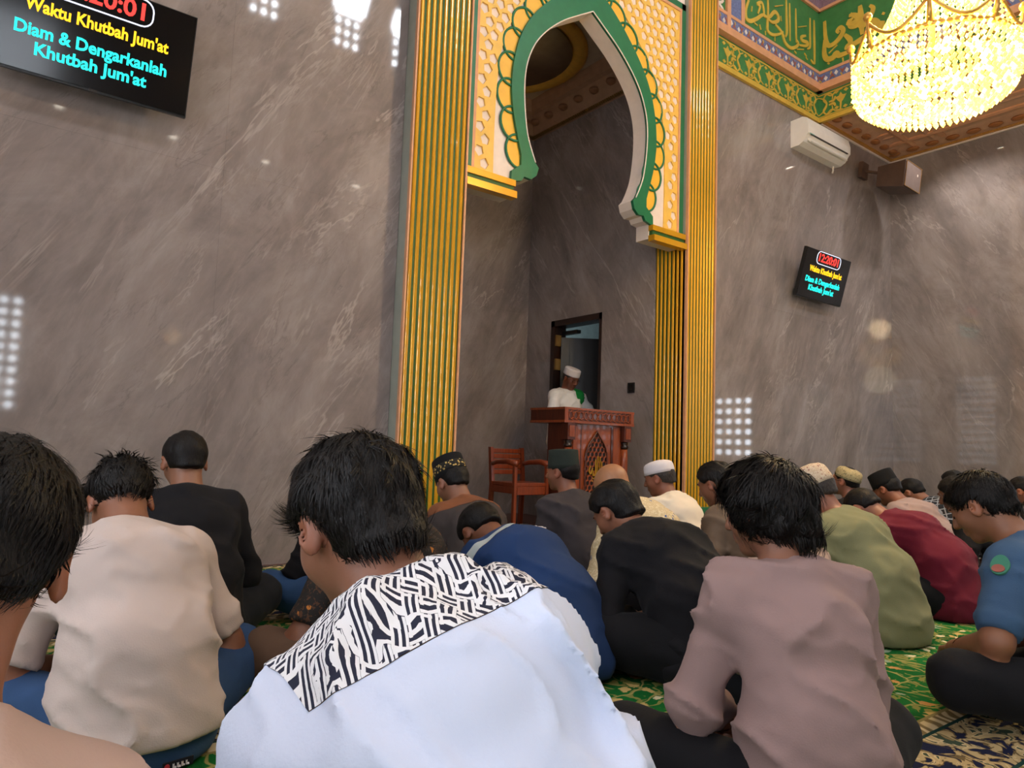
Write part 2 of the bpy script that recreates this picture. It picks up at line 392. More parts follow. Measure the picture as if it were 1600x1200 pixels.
# ---- painted bands of the drum: front face (plane Y) and right face (plane X)
def frieze(face, u0, u1, nm):
    """face frames with u running along the wall; u1 is the inner corner"""
    F0 = FY(YF) if face == 'Y' else FX(TX1)
    root = empty(nm, F0((u0+u1)/2, 4.86, 0)); tag(root, kind='structure')
    lc = Vector(root.location); F = lambda u, v, w: tuple(Vector(F0(u, v, w))-lc)
    s = 1 if u1 > u0 else -1
    def band(name, v0, v1, w0, w1, mat, ua=u0, ub=u1):
        a, c = F(ua, v0, w0), F(ub, v1, w1)
        MB().box([min(p, q) for p, q in zip(a, c)], [max(p, q) for p, q in zip(a, c)]).build(name, mat, root)
    band('gold_trim', 4.855, 4.905, 0, .045, M_VINE)
    band('frieze_panel', 4.905, 5.235, 0, .012, M_FGREEN)
    band('thin_line', 4.925, 4.937, .012, .016, M_VINE); band('thin_line', 5.2, 5.215, .012, .016, M_VINE)
    band('peach_cornice', 5.245, 5.33, 0, .075, M_PINK)
    band('border_panel', 5.33, 5.46, 0, .05, M_BLUE)
    band('peach_fillet', 5.46, 5.495, 0, .058, M_PINK)
    ue = 6.36 if face == 'Y' else u0
    band('text_panel', 5.495, 6.27, 0, .03, M_FGREEN)
    band('peach_fillet', 6.27, 6.305, 0, .058, M_PINK)
    band('upper_border', 6.305, 6.5, 0, .05, plain('mauve_border', '#8a7080', .55, 0, .15, 40))
    band('upper_panel', 6.5, 6.62, 0, .06, M_PINK)
    # scrolling vine: mirrored S curves, buds and leaves
    vm = MB(); p = .385; ln = abs(u1-u0); n = int(ln/p)+1
    G = lambda u, v, w: F(u1-s*u, v, w+.012)
    for i in range(n):
        b = i*p+.02
        if b+p > ln: break
        zc = 5.068; h = .125
        for sg in (1, -1):
            stroke(vm, [(b, zc-sg*h*.9), (b+.07, zc-sg*h*.55), (b+.10, zc), (b+.06, zc+sg*h*.55), (b+.10, zc+sg*h), (b+.17, zc+sg*h*.8), (b+.17, zc+sg*h*.3)], .018, G)
            stroke(vm, [(b+.10, zc-sg*h), (b+.16, zc-sg*h*.7), (b+.22, zc-sg*h*.95), (b+.3, zc-sg*h)], .016, G)
            stroke(vm, [(b+.13, zc+sg*h*.15), (b+.19, zc+sg*.02), (b+.21, zc+sg*h*.5)], .03, G)
        stroke(vm, [(b+.27, zc-h), (b+.275, zc-h*.3), (b+.27, zc+.02)], .022, G)
        plate(vm, [[(b+.235, zc+.0), (b+.275, zc-.045), (b+.315, zc+.0), (b+.345, zc+.045), (b+.3, zc+.05), (b+.275, zc+.09), (b+.25, zc+.05), (b+.205, zc+.045)]], G, .006)
        for du, dv in ((.33, -.1), (.225, -.085), (.34, .1), (.22, .11)):
            plate(vm, [[(b+du-.03, zc+dv), (b+du, zc+dv-.022), (b+du+.03, zc+dv), (b+du, zc+dv+.022)]], G, .006)
    o = fixn(vm.build('gold_scrollwork', M_VINE, root)); o['kind'] = 'stuff'
    # blue border: alternating triangles, diamonds and dots
    bm_ = {'a': MB(), 'b': MB(), 'c': MB()}
    G2 = lambda u, v, w: F(u1-s*u, v, w+.05); p = .13; zc = 5.395
    for i in range(int(ln/p)):
        b = i*p+.03; fl_ = 1 if i % 2 else -1
        if b+p > ln: break
        plate(bm_['a'], [[(b+.01, zc-fl_*.045), (b+.05, zc+fl_*.03), (b+.09, zc-fl_*.045), (b+.05, zc-fl_*.02)]], G2, .004)
        plate(bm_['b'], [[(b+.075, zc+fl_*.01), (b+.10, zc+fl_*.045), (b+.125, zc+fl_*.01), (b+.10, zc-fl_*.02)]], G2, .004)
        plate(bm_['c'], [[(b+.02, zc+fl_*.02), (b+.035, zc+fl_*.05), (b+.05, zc+fl_*.045), (b+.03, zc+fl_*.01)]], G2, .004)
    for kk, mm in (('a', plain('border_red', '#9c5a4c', .5)), ('b', plain('border_white', '#e3d8d2', .5)), ('c', M_VINE)):
        o = fixn(bm_[kk].build('border_motifs', mm, root)); o['kind'] = 'stuff'
    return root, F
rt1, F1 = frieze('Y', 5.79, TX1, 'trim_1')
rt2, F2 = frieze('X', 1.2, YF, 'trim_2')
# upright border that closes the text panel beside the pillar
def ybox(nm, x0, x1, z0, z1, w0, w1, mat, root): 
    a, c = F1(x0, z0, w0), F1(x1, z1, w1); MB().box([min(p, q) for p, q in zip(a, c)], [max(p, q) for p, q in zip(a, c)]).build(nm, mat, root)
ybox('border_panel', 6.10, 6.30, 5.33, 6.5, .03, .052, M_BLUE, rt1); ybox('peach_fillet', 6.30, 6.36, 5.47, 6.5, .03, .06, M_PINK, rt1); ybox('peach_fillet', 6.05, 6.11, 5.3, 6.5, .03, .062, M_PINK, rt1)
# calligraphy strokes, on the real planes of the two faces
def px1(l): return [tuple(on(1120+a/6, b/6, 1, YF-.035)[[0, 2]]) for a, b in l]
def px2(l): return [tuple(on(1120+a/6, b/6, 0, TX1-.035)[[1, 2]]) for a, b in l]
def px3(l): return [tuple(on(1320+a/4.614, b/4.614, 0, TX1-.035)[[1, 2]]) for a, b in l]
S1 = [([(300, 0), (272, 90), (276, 170), (312, 198), (370, 178), (430, 140), (470, 165)], .05), ([(385, 130), (405, 60), (380, 35), (420, 25), (440, 100), (440, 160)], .035),
      ([(440, 150), (490, 160), (540, 112), (574, 150), (570, 195), (520, 210), (478, 180)], .05), ([(478, -10), (480, 90), (474, 230), (478, 290), (520, 326), (580, 322), (620, 300)], .04),
      ([(545, 228), (585, 270), (615, 320), (640, 400), (690, 450), (740, 440), (762, 410), (742, 370)], .045), ([(650, 0), (652, 150), (655, 300), (640, 350)], .035),
      ([(683, 30), (684, 200), (686, 385)], .03), ([(740, 80), (742, 250), (745, 400)], .03), ([(835, 335), (795, 345), (800, 380), (850, 400), (835, 430), (770, 425)], .045),
      ([(875, 170), (874, 320), (872, 440), (842, 460)], .032), ([(912, 190), (914, 400), (916, 600)], .036), ([(880, 560), (900, 590), (916, 600)], .03),
      ([(820, 500), (840, 530)], .025), ([(835, 535), (850, 560)], .02), ([(725, 480), (745, 500)], .035), ([(750, 462), (815, 465)], .022), ([(540, 60), (620, 50)], .02), ([(330, 60), (325, 110)], .025),
      ([(350, 215), (380, 240)], .03), ([(400, 230), (412, 280)], .03), ([(455, 290), (458, 330)], .02), ([(600, 150), (605, 200)], .02), ([(760, 255), (840, 245)], .02), ([(545, 345), (545, 385)], .015)]
S2 = [([(1010, 200), (1020, 350), (1045, 425), (1100, 410), (1160, 345), (1185, 285), (1160, 258), (1130, 290), (1150, 310)], .06), ([(1015, 370), (1008, 500), (1035, 555), (1090, 540), (1120, 500), (1150, 520), (1230, 490), (1300, 450)], .07),
      ([(1240, 150), (1280, 140), (1330, 160), (1300, 210), (1230, 220), (1280, 170)], .06), ([(1050, 500), (1130, 420)], .03), ([(1180, 540), (1185, 580)], .03), ([(1040, 590), (1060, 600)], .04), ([(1210, 470), (1230, 430), (1290, 400)], .06)]
S3 = [([(110, 40), (118, 140), (126, 250)], .07), ([(60, 150), (130, 190), (180, 120), (205, 60), (180, 40)], .06), ([(150, 160), (215, 150), (235, 190), (170, 250), (80, 310), (20, 340)], .08),
      ([(275, 150), (262, 190), (290, 225), (335, 225)], .08), ([(270, 95), (290, 100)], .05), ([(40, 100), (90, 130), (90, 180), (40, 190), (30, 140)], .06), ([(0, 250), (40, 290), (30, 340)], .06), ([(190, 300), (195, 340)], .03)]
cm = MB()
for l, w in S1: stroke(cm, px1(l), w*.95, lambda u, v, q: F1(u, v, q+.03), .008)
fixn(cm.build('calligraphy', M_CALLI, rt1))
cm = MB()
for l, w in S2: stroke(cm, px2(l), w*1.0, lambda u, v, q: F2(u, v, q+.03), .008)
for l, w in S3: stroke(cm, px3(l), w*1.0, lambda u, v, q: F2(u, v, q+.03), .008)
fixn(cm.build('calligraphy', M_CALLI, rt2))
# white scroll panel at the far left of the drum face
sm = MB()
for z in (5.55, 5.85, 6.15):
    for sg in (1, -1): stroke(sm, [(5.92-sg*.1, z-.15), (5.92+sg*.09, z-.05), (5.92-sg*.08, z+.06), (5.92+sg*.1, z+.15)], .03, lambda u, v, q: F1(u, v, q+.03), .006)
fixn(sm.build('white_scrollwork', M_WHITE, rt1))

# ---- cornice below the flat ceiling beside the drum
def cornice(name, pts_fn, length, mats, step=.21, leaf_r=.05):
    """pts_fn(s, d, z) -> xyz with s along the wall, d out of the wall"""
    root = empty(name, pts_fn(0, 0, 4.7)); tag(root, kind='structure')
    lc = Vector(root.location); P = lambda s, d, z: tuple(Vector(pts_fn(s, d, z))-lc)
    def strip(nm, prof, mat):
        mb = MB(); n = len(prof)
        mb.add([P(0, d, z) for d, z in prof]+[P(length, d, z) for d, z in prof], [(i, (i+1) % n, (i+1) % n+n, i+n) for i in range(n)]+[tuple(range(n)), tuple(range(n, 2*n))])
        fixn(mb.build(nm, mat, root))
    return root, P, strip
def hall_cornice(name, fn, length, ind):
    root, P, strip = cornice(name, fn, length, None)
    strip('shadow_fillet', [(0, 4.855), (.02, 4.855), (.02, 4.875), (0, 4.875)], M_WHITE)
    strip('gold_dentil_rail', [(0, 4.875), (.045, 4.875), (.055, 4.895), (0, 4.895)], plain('dentil_gold', '#c48a3a', .4, .2))
    strip('cove', [(0, 4.895), (.06, 4.895), (.12, 4.905), (.2, 4.93), (.26, 4.951), (0, 4.951)], M_BROWNPL)
    strip('ceiling_moulding', [(.36, 4.951), (.36, 4.93), (.4, 4.92), (.44, 4.93), (.44, 4.951)], M_PINK)
    strip('ceiling_moulding', [(.62, 4.951), (.62, 4.935), (.66, 4.928), (.68, 4.951)], M_BROWNPL)
    strip('ceiling_moulding', [(.74, 4.951), (.74, 4.93), (.80, 4.93), (.80, 4.951)], M_PINK)
    dm = MB(); 
    for i in range(int(length/.03)): a, c = P(i*.03, .045, 4.878), P(i*.03+.016, .06, 4.893); dm.box([min(p, q) for p, q in zip(a, c)], [max(p, q) for p, q in zip(a, c)])
    o = dm.build('dentils', plain('dentil_gold', '#c48a3a'), root); o['kind'] = 'stuff'
    me = None
    for i in range(int(length/.24)):
        s = .12+i*.24
        if me is None:
            lm = MB(); lm.lathe([(.0, -.022), (.03, -.018), (.052, -.004), (.056, .006), (.05, .02)], n=10)
            o = lm.build('acanthus_boss', M_LEAF, root, True); me = o.data
        else: o = link('acanthus_boss', me, None, root)
        o.location = P(s, .15, 4.905); o.scale = (1.5 if ind == 'X' else 1, 1.5 if ind == 'Y' else 1, 1)
hall_cornice('trim_3', lambda s, d, z: (TX1+.02+s, YF-.012-d, z), XR-TX1-.03, 'X')
hall_cornice('trim_4', lambda s, d, z: (XR-.012-d, YF-.02-s, z), 5.5, 'Y')

# ---- niche behind the arch
NX0, NX1, NY0, NY1 = 2.79, 5.338, 4.744, 6.80
DY0, DY1, DZ = 5.49, 6.33, 2.275
wn = empty('wall_niche', (NX1, NY1, 0)); tag(wn, kind='structure')
lw = Vector(wn.location); rel = lambda f: (lambda u, v, w: tuple(Vector(f(u, v, w))-lw))
def rbox(nm, a, c, mat, parent, base): return MB().box([p-q for p, q in zip(a, base)], [p-q for p, q in zip(c, base)]).build(nm, mat, parent)
slabs(wn, rel(FY(NY1)), split(NX0, NX1, 1.21, NX1-2.42), [0, 2.42, 5.0], 1.7)
sl = [DY0, DY1]
slabs(wn, rel(FX(NX1)), [NY0, DY0, DY1, NY1], [0, DZ, 5.0], 8.2, lambda u, v: DY0 < u < DY1 and v < DZ)
slabs(wn, rel(lambda u, v, w: (NX0+w, u, v)), [4.5, 5.6, NY1], [0, 2.42, 5.0], 9.9)
rbox('niche_ceiling', (NX0, YF, 4.98), (NX1, NY1, 5.02), plain('niche_ceiling_grey', '#bfb0a0', .6), wn, lw)
rbox('wall_core', (NX0-.05, NY1, 0), (NX1+.2, NY1+.1, 5.1), M_GREYGREEN, wn, lw)
rbox('wall_core', (NX1+.012, NY0, DZ+.02), (NX1+.15, NY1, 5.1), M_GREYGREEN, wn, lw)
mb = MB(); rp = [(.86, -.02), (.86, -.05), (.82, -.075), (.76, -.07), (.70, -.04), (.66, .0)]
mb.lathe(rp, (4.18-lw.x, 5.85-lw.y, 4.99-lw.z), 48, cap=False); o = mb.build('gold_ring', plain('ring_gold', '#dcae48', .35, .4), wn, True)
mb = MB(); mb.lathe([(.70, -.03), (.62, .0), (.45, -.004), (.3, -.008), (.02, -.01)], (4.18-lw.x, 5.85-lw.y, 4.965-lw.z), 48); mb.build('ceiling_disc', plain('disc_brown', '#a08f7e', .5), wn, True)
for nm, fn, ln in (('niche_cornice', lambda s, d, z: (NX1-.012-d, NY1-s, z), NY1-YF-.25), ('niche_cornice', lambda s, d, z: (NX0+s, NY1-.012-d, z), NX1-NX0)):
    prof = [(0, 4.63), (.05, 4.64), (.07, 4.68), (.17, 4.84), (.22, 4.86), (.24, 4.93), (.27, 4.98), (0, 4.98)]; n = len(prof)
    q = lambda s, d, z: tuple(Vector(fn(s, d, z))-lw)
    mb = MB(); mb.add([q(0, d, z) for d, z in prof]+[q(ln, d, z) for d, z in prof], [(i, (i+1) % n, (i+1) % n+n, i+n) for i in range(n)]+[tuple(range(n)), tuple(range(n, 2*n))])
    fixn(mb.build(nm, plain('niche_cornice_brown', '#b08a6e', .5), wn))
    for i in range(int(ln/.26)):
        lm = MB(); lm.lathe([(.0, -.03), (.05, -.024), (.075, -.004), (.07, .02)], n=10, sx=1, sy=.8)
        o = lm.build('acanthus_boss', plain('niche_leaf', '#95684a', .5), wn, True); o.location = q(.2+i*.26, .125, 4.765)
    mb = MB()
    for i in range(int(ln/.03)): a, c = q(i*.03, .03, 4.63), q(i*.03+.017, .065, 4.655); mb.box([min(x_, y_) for x_, y_ in zip(a, c)], [max(x_, y_) for x_, y_ in zip(a, c)])
    o = mb.build('dentils', plain('niche_dentil', '#8a6a34', .4, .3), wn); o['kind'] = 'stuff'
# door in the niche's right wall: dark frame, leaf standing open inward of the room behind
dr = empty('door_1', (NX1, DY0, 0)); tag(dr, kind='structure')
ld = Vector(dr.location)
M_FR = plain('door_frame_dark', '#2a1712', .35, 0, .1)
rbox('door_frame', (NX1-.02, DY0, 0), (NX1+.16, DY0+.035, DZ), M_FR, dr, ld); rbox('door_frame', (NX1-.02, DY1-.06, 0), (NX1+.16, DY1, DZ), M_FR, dr, ld); rbox('door_frame', (NX1-.02, DY0, DZ-.07), (NX1+.16, DY1, DZ), M_FR, dr, ld)
leaf = empty('door_leaf', (.08, DY1-.07-DY0, 0)); leaf.parent = dr; 
MB().box((0, -.03, .01), (.8, .02, DZ-.19)).build('leaf_panel', M_DOOR, leaf); MB().box((.1, -.04, .2), (.7, -.03, 1.95)).build('raised_panel', M_DOOR, leaf)
leaf.rotation_euler = (0, 0, -.62)
for z in (1.98, 1.70): rbox('hinge', (NX1+.0, DY1-.085, z), (NX1+.07, DY1-.058, z+.13), M_BRASS, dr, ld)
mb = MB().box((.1, -.32, 2.12), (.16, -.06, 2.16)); mb.build('door_closer', M_BLACK, dr).location = (0, DY1-DY0, 0)
bk = empty('wall_vestry', (6.6, 5.9, 0)); tag(bk, kind='structure')
MB().box((1.1, -1.3, 0), (1.2, 1.6, 3)).build('vestry_wall', plain('vestry_paint', '#8b9794', .7), bk)
MB().box((-1.1, 1.5, 0), (1.2, 1.6, 3)).build('vestry_wall', MATS['vestry_paint'], bk)
MB().box((-1.1, -1.1, 2.7), (1.2, 1.6, 2.8)).build('vestry_ceiling', MATS['vestry_paint'], bk)
l_ = bpy.data.lights.new('vestry_lamp', 'POINT'); l_.energy = 6; l_.color = (.8, .92, 1); l_.shadow_soft_size = .1; lo = bpy.data.objects.new('vestry_lamp', l_); COL.objects.link(lo); lo.location = (6.4, 6.6, 2.5)
sw = empty('light_switch', (NX1-.012, 5.035, 1.38)); tag(sw, 'black light switch plate on the niche wall right of the lectern', 'switch')
MB().box((-.012, -.045, 0), (0, .045, .105)).build('plate', M_BLACK, sw); MB().box((-.017, -.028, .02), (-.012, .028, .085)).build('rocker', M_SCREEN, sw)

# ---- portal: two fluted pillars and the pierced arch
PX = [(2.313, 2.79), (5.338, 5.781)]; PYF = 4.35; PTOP = 6.4
def halfround(r, n=7): return [(r*math.cos(PI*k/(n-1)), r*.95*math.sin(PI*k/(n-1))) for k in range(n)]
def slat_mesh(r, z0, z1):
    prof = halfround(r); n = len(prof); mb = MB()
    mb.add([(x, -y, z0) for x, y in prof]+[(x, -y, z1) for x, y in prof], [(i, i+1, i+1+n, i+n) for i in range(n-1)]+[(n-1, 0, n, 2*n-1), tuple(range(n)), tuple(range(n, 2*n))])
    me = bpy.data.meshes.new('gold_slat'); me.from_pydata(mb.v, [], mb.f); me.materials.append(M_GOLD)
    bm = bmesh.new(); bm.from_mesh(me); bmesh.ops.recalc_face_normals(bm, faces=bm.faces); bm.to_mesh(me); bm.free(); return me
labs = ['tall gold fluted pillar left of the pulpit niche, with grey-green side', 'tall gold fluted pillar right of the pulpit niche, with slatted inner return']
for k, (x0, x1) in enumerate(PX):
    root = empty('fluted_pillar', ((x0+x1)/2, PYF, 0)); tag(root, labs[k], 'pillar', 'portal pillars'); b0 = Vector(root.location)
    rbox('pillar_core', (x0, PYF+.03, 0), (x1, YF, PTOP), M_GREYGREEN, root, b0)
    rbox('groove_panel', (x0+.012, PYF+.015, .28), (x1-.012, PYF+.03, PTOP), M_DGREEN, root, b0)
    rbox('plinth', (x0-.005, PYF-.03, 0), (x1+.005, PYF+.03, .28), M_GREEN, root, b0)
    rbox('edge_trim', (x0, PYF, .28), (x0+.014, PYF+.03, PTOP), M_PINK, root, b0); rbox('edge_trim', (x1-.014, PYF, .28), (x1, PYF+.03, PTOP), M_PINK, root, b0)
    nsl = 9; pit = (x1-x0-.03)/nsl; me = slat_mesh(pit*.33, .28, PTOP)
    for i in range(nsl): o = link('gold_slat', me, None, root); o.location = (x0+.015+(i+.5)*pit-b0.x, .018, 0)
    if k == 1:
        rbox('return_core', (x0+.004, YF, 0), (x0+.3, NY0, 2.9), M_GREYGREEN, root, b0)
        rbox('groove_panel', (x0+.0, PYF+.03, .28), (x0+.012, NY0, 2.9), M_DGREEN, root, b0)
        me = slat_mesh(.0165, .28, 2.85)
        for i in range(7): o = link('gold_slat', me, None, root); o.location = (x0-b0.x+.004, .045+(i+.5)*.05, 0); o.rotation_euler = (0, 0, -PI/2)

AC_ = 4.058; AY = 4.42
INN = [(.80, 2.76), (.80, 2.90), (.725, 2.91), (.70, 2.95), (.63, 2.945), (.575, 2.99), (.555, 3.06), (.595, 3.10), (.645, 3.2), (.69, 3.32), (.72, 3.49), (.735, 3.67), (.728, 3.84), (.69, 3.99), (.615, 4.14), (.49, 4.29), (.33, 4.43), (.15, 4.55), (0, 4.645)]
OUT = [(.83, 2.88), (.825, 2.97), (.735, 3.04), (.735, 3.12), (.775, 3.25), (.825, 3.43), (.853, 3.61), (.853, 3.77), (.83, 3.94), (.775, 4.13), (.68, 4.31), (.535, 4.49), (.34, 4.68), (.15, 4.82), (0, 4.90)]
WB = [(.995, 2.80), (1.0, 3.15), (.998, 3.4), (.99, 3.65), (.97, 3.86), (.925, 4.05), (.86, 4.22), (.77, 4.39), (.66, 4.54), (.52, 4.69), (.36, 4.83), (.18, 4.95), (0, 5.03)]
ain = [p for p in INN[:7]]+[tuple(p) for p in smoothcurve(INN[7:], 4)]
aout = [p for p in OUT[:3]]+[tuple(p) for p in smoothcurve(OUT[3:], 4)]
awb = [tuple(p) for p in smoothcurve(WB, 4)]
ar = empty('arch_panel', (AC_, AY, 2.74)); tag(ar, 'white and yellow pierced horseshoe arch panel with green band above the pulpit niche', 'arch'); ba = Vector(ar.location)
def AF(y): return lambda u, v, w: (u, y-AY-w, v-2.74)
HW = 1.268
full = [(-p[0], p[1]) for p in ain]+[p for p in reversed(ain[:-1])]
mb = MB(); plate(mb, [[(-HW, 2.76)]+full+[(HW, 2.76), (HW, PTOP), (-HW, PTOP)]], AF(4.575), .155)
fixn(mb.build('arch_wall', M_WHITE, ar))
fo = [(-p[0], p[1]) for p in aout]+[p for p in reversed(aout[:-1])]
gi = [(-p[0], p[1]) for p in ain[2:]]+[p for p in reversed(ain[2:-1])]
mb = MB(); plate(mb, [fo+gi[::-1]], AF(AY), .03); fixn(mb.build('arch_band', M_GREEN, ar))
mb = MB()
for pts in (gi,): 
    for off_ in (0,): mb.tube([(p[0]*.992, -.03, p[1]-2.74-.004) for p in pts[5:-5]], .006, 6)
mb.build('band_edge', M_WHITE, ar, True)
# fretwork plates with real holes
def ctr_dist(poly, p): return min(math.hypot(q[0]-p[0], q[1]-p[1]) for q in poly)
def inside(poly, p):
    c = False; n = len(poly)
    for i in range(n):
        a, b = poly[i], poly[(i+1) % n]
        if (a[1] > p[1]) != (b[1] > p[1]) and p[0] < (b[0]-a[0])*(p[1]-a[1])/(b[1]-a[1])+a[0]: c = not c
    return c
for sg in (-1, 1):
    outer = [(p[0], p[1]) for p in awb[:-1]]+[(.02, 5.035), (.02, 5.14), (1.18, 5.14), (1.18, 2.80)]
    dense = []
    for i in range(len(outer)):
        a, b = outer[i], outer[(i+1) % len(outer)]; m = max(1, int(math.hypot(b[0]-a[0], b[1]-a[1])/.02))
        dense += [(a[0]+(b[0]-a[0])*k/m, a[1]+(b[1]-a[1])*k/m) for k in range(m)]
    holes = []; a = .112
    row = 0; z = 2.86
    while z < 5.15:
        for ix in range(15):
            cx = 1.134-ix*a*.9-(a*.46 if row % 2 else 0); cz = z
            big = .045
            th = (PI/2 if (row+ix) % 2 else -PI/2)+((row*3+ix*5) % 4-1.5)*.16
            shape = [(big*(1.0 if k else 1.12)*math.cos(2*PI*k/5+th), big*(1.0 if k else 1.12)*math.sin(2*PI*k/5+th)) for k in range(5)]
            if inside(outer, (cx, cz)) and ctr_dist(dense, (cx, cz)) > big*.98: holes.append([(cx+p, cz+q) for p, q in shape])
            sx_, sz_ = cx-a*.46, cz+a*.0
            if inside(outer, (sx_, sz_)) and ctr_dist(dense, (sx_, sz_)) > .022:
                st = [((.015 if k % 2 == 0 else .006)*math.cos(2*PI*k/10), (.015 if k % 2 == 0 else .006)*math.sin(2*PI*k/10)) for k in range(10)]
                if not any(math.hypot(np.mean([p[0] for p in h])-sx_, np.mean([p[1] for p in h])-sz_) < .066 for h in holes): holes.append([(sx_+p, sz_+q) for p, q in st])
        z += a*.86; row += 1
    mb = MB(); plate(mb, [[(sg*p[0], p[1]) for p in outer]]+[[(sg*p[0], p[1]) for p in h] for h in holes], AF(AY), .014)
    fixn(mb.build('fretwork_plate', M_YEL, ar))
    for nm, a_, c_, m_ in (('green_border', (1.205, 2.80), (1.262, 5.235), M_GREEN), ('peach_border', (1.18, 2.80), (1.205, 5.165), M_PINK)):
        mb = MB(); mb.box((min(sg*a_[0], sg*c_[0]), -.022, a_[1]-2.74), (max(sg*a_[0], sg*c_[0]), 0, c_[1]-2.74)); mb.build(nm, m_, ar)
    for k, (z0, z1, yy) in enumerate(((2.735, 2.79, .075), (2.835, 2.885, .055))):
        xs = sorted((sg*.80, sg*HW)); MB().box((xs[0], -yy, z0-2.74), (xs[1], .0, z1-2.74)).build('gold_ledge', M_GOLD, ar)
    xs = sorted((sg*.81, sg*(HW-.005))); MB().box((xs[0], -.04, .05), (xs[1], .0, .095)).build('ledge_groove', M_DGREEN, ar)
    # lobes: amber discs ringed by interlacing green hoops
    cur = [np.array(p) for p in aout[2:]]; Ls = [0]
    for i in range(1, len(cur)): Ls.append(Ls[-1]+np.linalg.norm(cur[i]-cur[i-1]))
    nl = 10; stp = Ls[-1]/nl
    for i in range(nl):
        s = (i+.5)*stp
        j = max(q for q in range(len(Ls)-1) if Ls[q] <= s); tt = (s-Ls[j])/(Ls[j+1]-Ls[j]); c = cur[j]*(1-tt)+cur[j+1]*tt
        d = cur[j+1]-cur[j]; d /= np.linalg.norm(d); nn = np.array([d[1], -d[0]])
        c = c+nn*.01
        ring = [c+d*(stp*.62)*math.cos(2*PI*q/28)+nn*.125*math.sin(2*PI*q/28) for q in range(28)]
        mb = MB(); plate(mb, [[(sg*p[0], p[1]) for p in ring]], AF(AY), .006+.0006*(i % 3)); fixn(mb.build('amber_lobe', M_LOBE, ar))
        mb = MB(); mb.tube([(sg*p[0], -.010-.003*(i % 2), p[1]-2.74) for p in ring], .0105, 6, True); mb.build('green_hoop', M_GREEN, ar, True)
MB().box((-1.262, -.022, 5.17-2.74), (1.262, 0, 5.235-2.74)).build('green_border', M_GREEN, ar)
MB().box((-1.205, -.024, 5.14-2.74), (1.205, 0, 5.17-2.74)).build('peach_border', M_PINK, ar)

# ---------------------------------------------------------------- wall screens
def screen(loc, tilt, w, label, refl=False):
    h = w*.575 if w > .95 else .565
    root = empty('wall_television', loc); tag(root, label, 'television', 'prayer time screens'); root.rotation_euler = (tilt, 0, 0)
    MB().box((-w/2, 0, -h/2), (w/2, .035, h/2)).build('housing', M_BLACK, root)
    MB().box((-w/2+.006, -.006, -h/2+.012), (w/2-.006, 0, h/2-.006)).build('panel', M_SCREEN, root)
    MB().box((-.2, .035, -.15), (.2, .075, .15)).build('rear_cover', M_BLACK, root)
    mb = MB(); mb.tube([(0, .07, 0), (0, .16, -.02)], .03, 8); mb.build('wall_arm', M_DKMETAL, root)
    MB().box((-.02, -.008, -h/2+.0), (.02, 0, -h/2+.012)).build('maker_plate', M_DKMETAL, root)
    def T(x, z): return Matrix.Translation((x, -.0075, z)) @ Matrix.Rotation(PI/2, 4, 'X')
    text_obj('12:20:01', .125, M_RED, T(0, .36*h), root, 'clock_digits', .022, .43*w)
    text_obj("Waktu Khutbah Jum'at", .088, M_YLED, T(0, .105*h), root, 'lettering', .028, .72*w)
    text_obj('Diam & Dengarkanlah', .088, M_CLED, T(-.015, -.115*h), root, 'lettering', .028, .76*w)
    text_obj("Khutbah Jum'at", .088, M_CLED, T(-.015, -.275*h), root, 'lettering', .028, .56*w)
    rw, rh, rr = .26*w, .125*h, .055; pts = []
    for cx, cz, a0 in ((rw-rr, rh-rr, 0), (-rw+rr, rh-rr, PI/2), (-rw+rr, -rh+rr, PI), (rw-rr, -rh+rr, 1.5*PI)):
        for k in range(6): a_ = a0+k*PI/10; pts.append((cx+rr*math.cos(a_), -.008, .36*h+cz+rr*math.sin(a_)))
    mb = MB(); mb.tube(pts, .0042, 6, True); mb.build('clock_outline', M_WLED, root)
screen((.365, 4.27, 2.885), .22, .93, 'large black prayer screen on the marble wall at upper left, cut off')
screen((7.72, 4.30, 2.87), .26, .96, 'small-looking tilted black prayer screen on the marble wall below the air conditioner')

# air conditioner
ac = empty('air_conditioner', (7.8, YF-.012, 4.38)); tag(ac, 'white split air conditioner high on the marble wall right of the gold pillar', 'air conditioner')
prof = [(0, .32), (-.15, .325), (-.2, .30), (-.225, .2), (-.222, .115), (-.205, .1), (-.16, .03), (-.10, 0), (0, .0)]; n = len(prof)
mb = MB(); hw = .47; mb.add([(-hw, y, z) for y, z in prof]+[(hw, y, z) for y, z in prof], [(i, (i+1) % n, (i+1) % n+n, i+n) for i in range(n)]+[tuple(range(n)), tuple(range(n, 2*n))])
fixn(mb.build('casing', M_ACW, ac))
mb = MB(); mb.obox((0, -.187, .062), (.41, 0, 0), (0, .026, .036), (0, -.006, .005)); mb.build('louvre', M_ACW, ac)
MB().box((-.41, -.226, .104), (.41, -.2, .114)).build('outlet_slot', M_DKMETAL, ac)
MB().box((-.44, -.2285, .108), (-.35, -.222, .116)).build('logo_strip', plain('teal_logo', '#6fae9c', .4), ac)
mb = MB(); mb.tube([(.4, -.04, 0), (.4, -.04, -.05), (.42, -.02, -.07)], .012, 6); mb.build('drain_hose', M_ACW, ac)
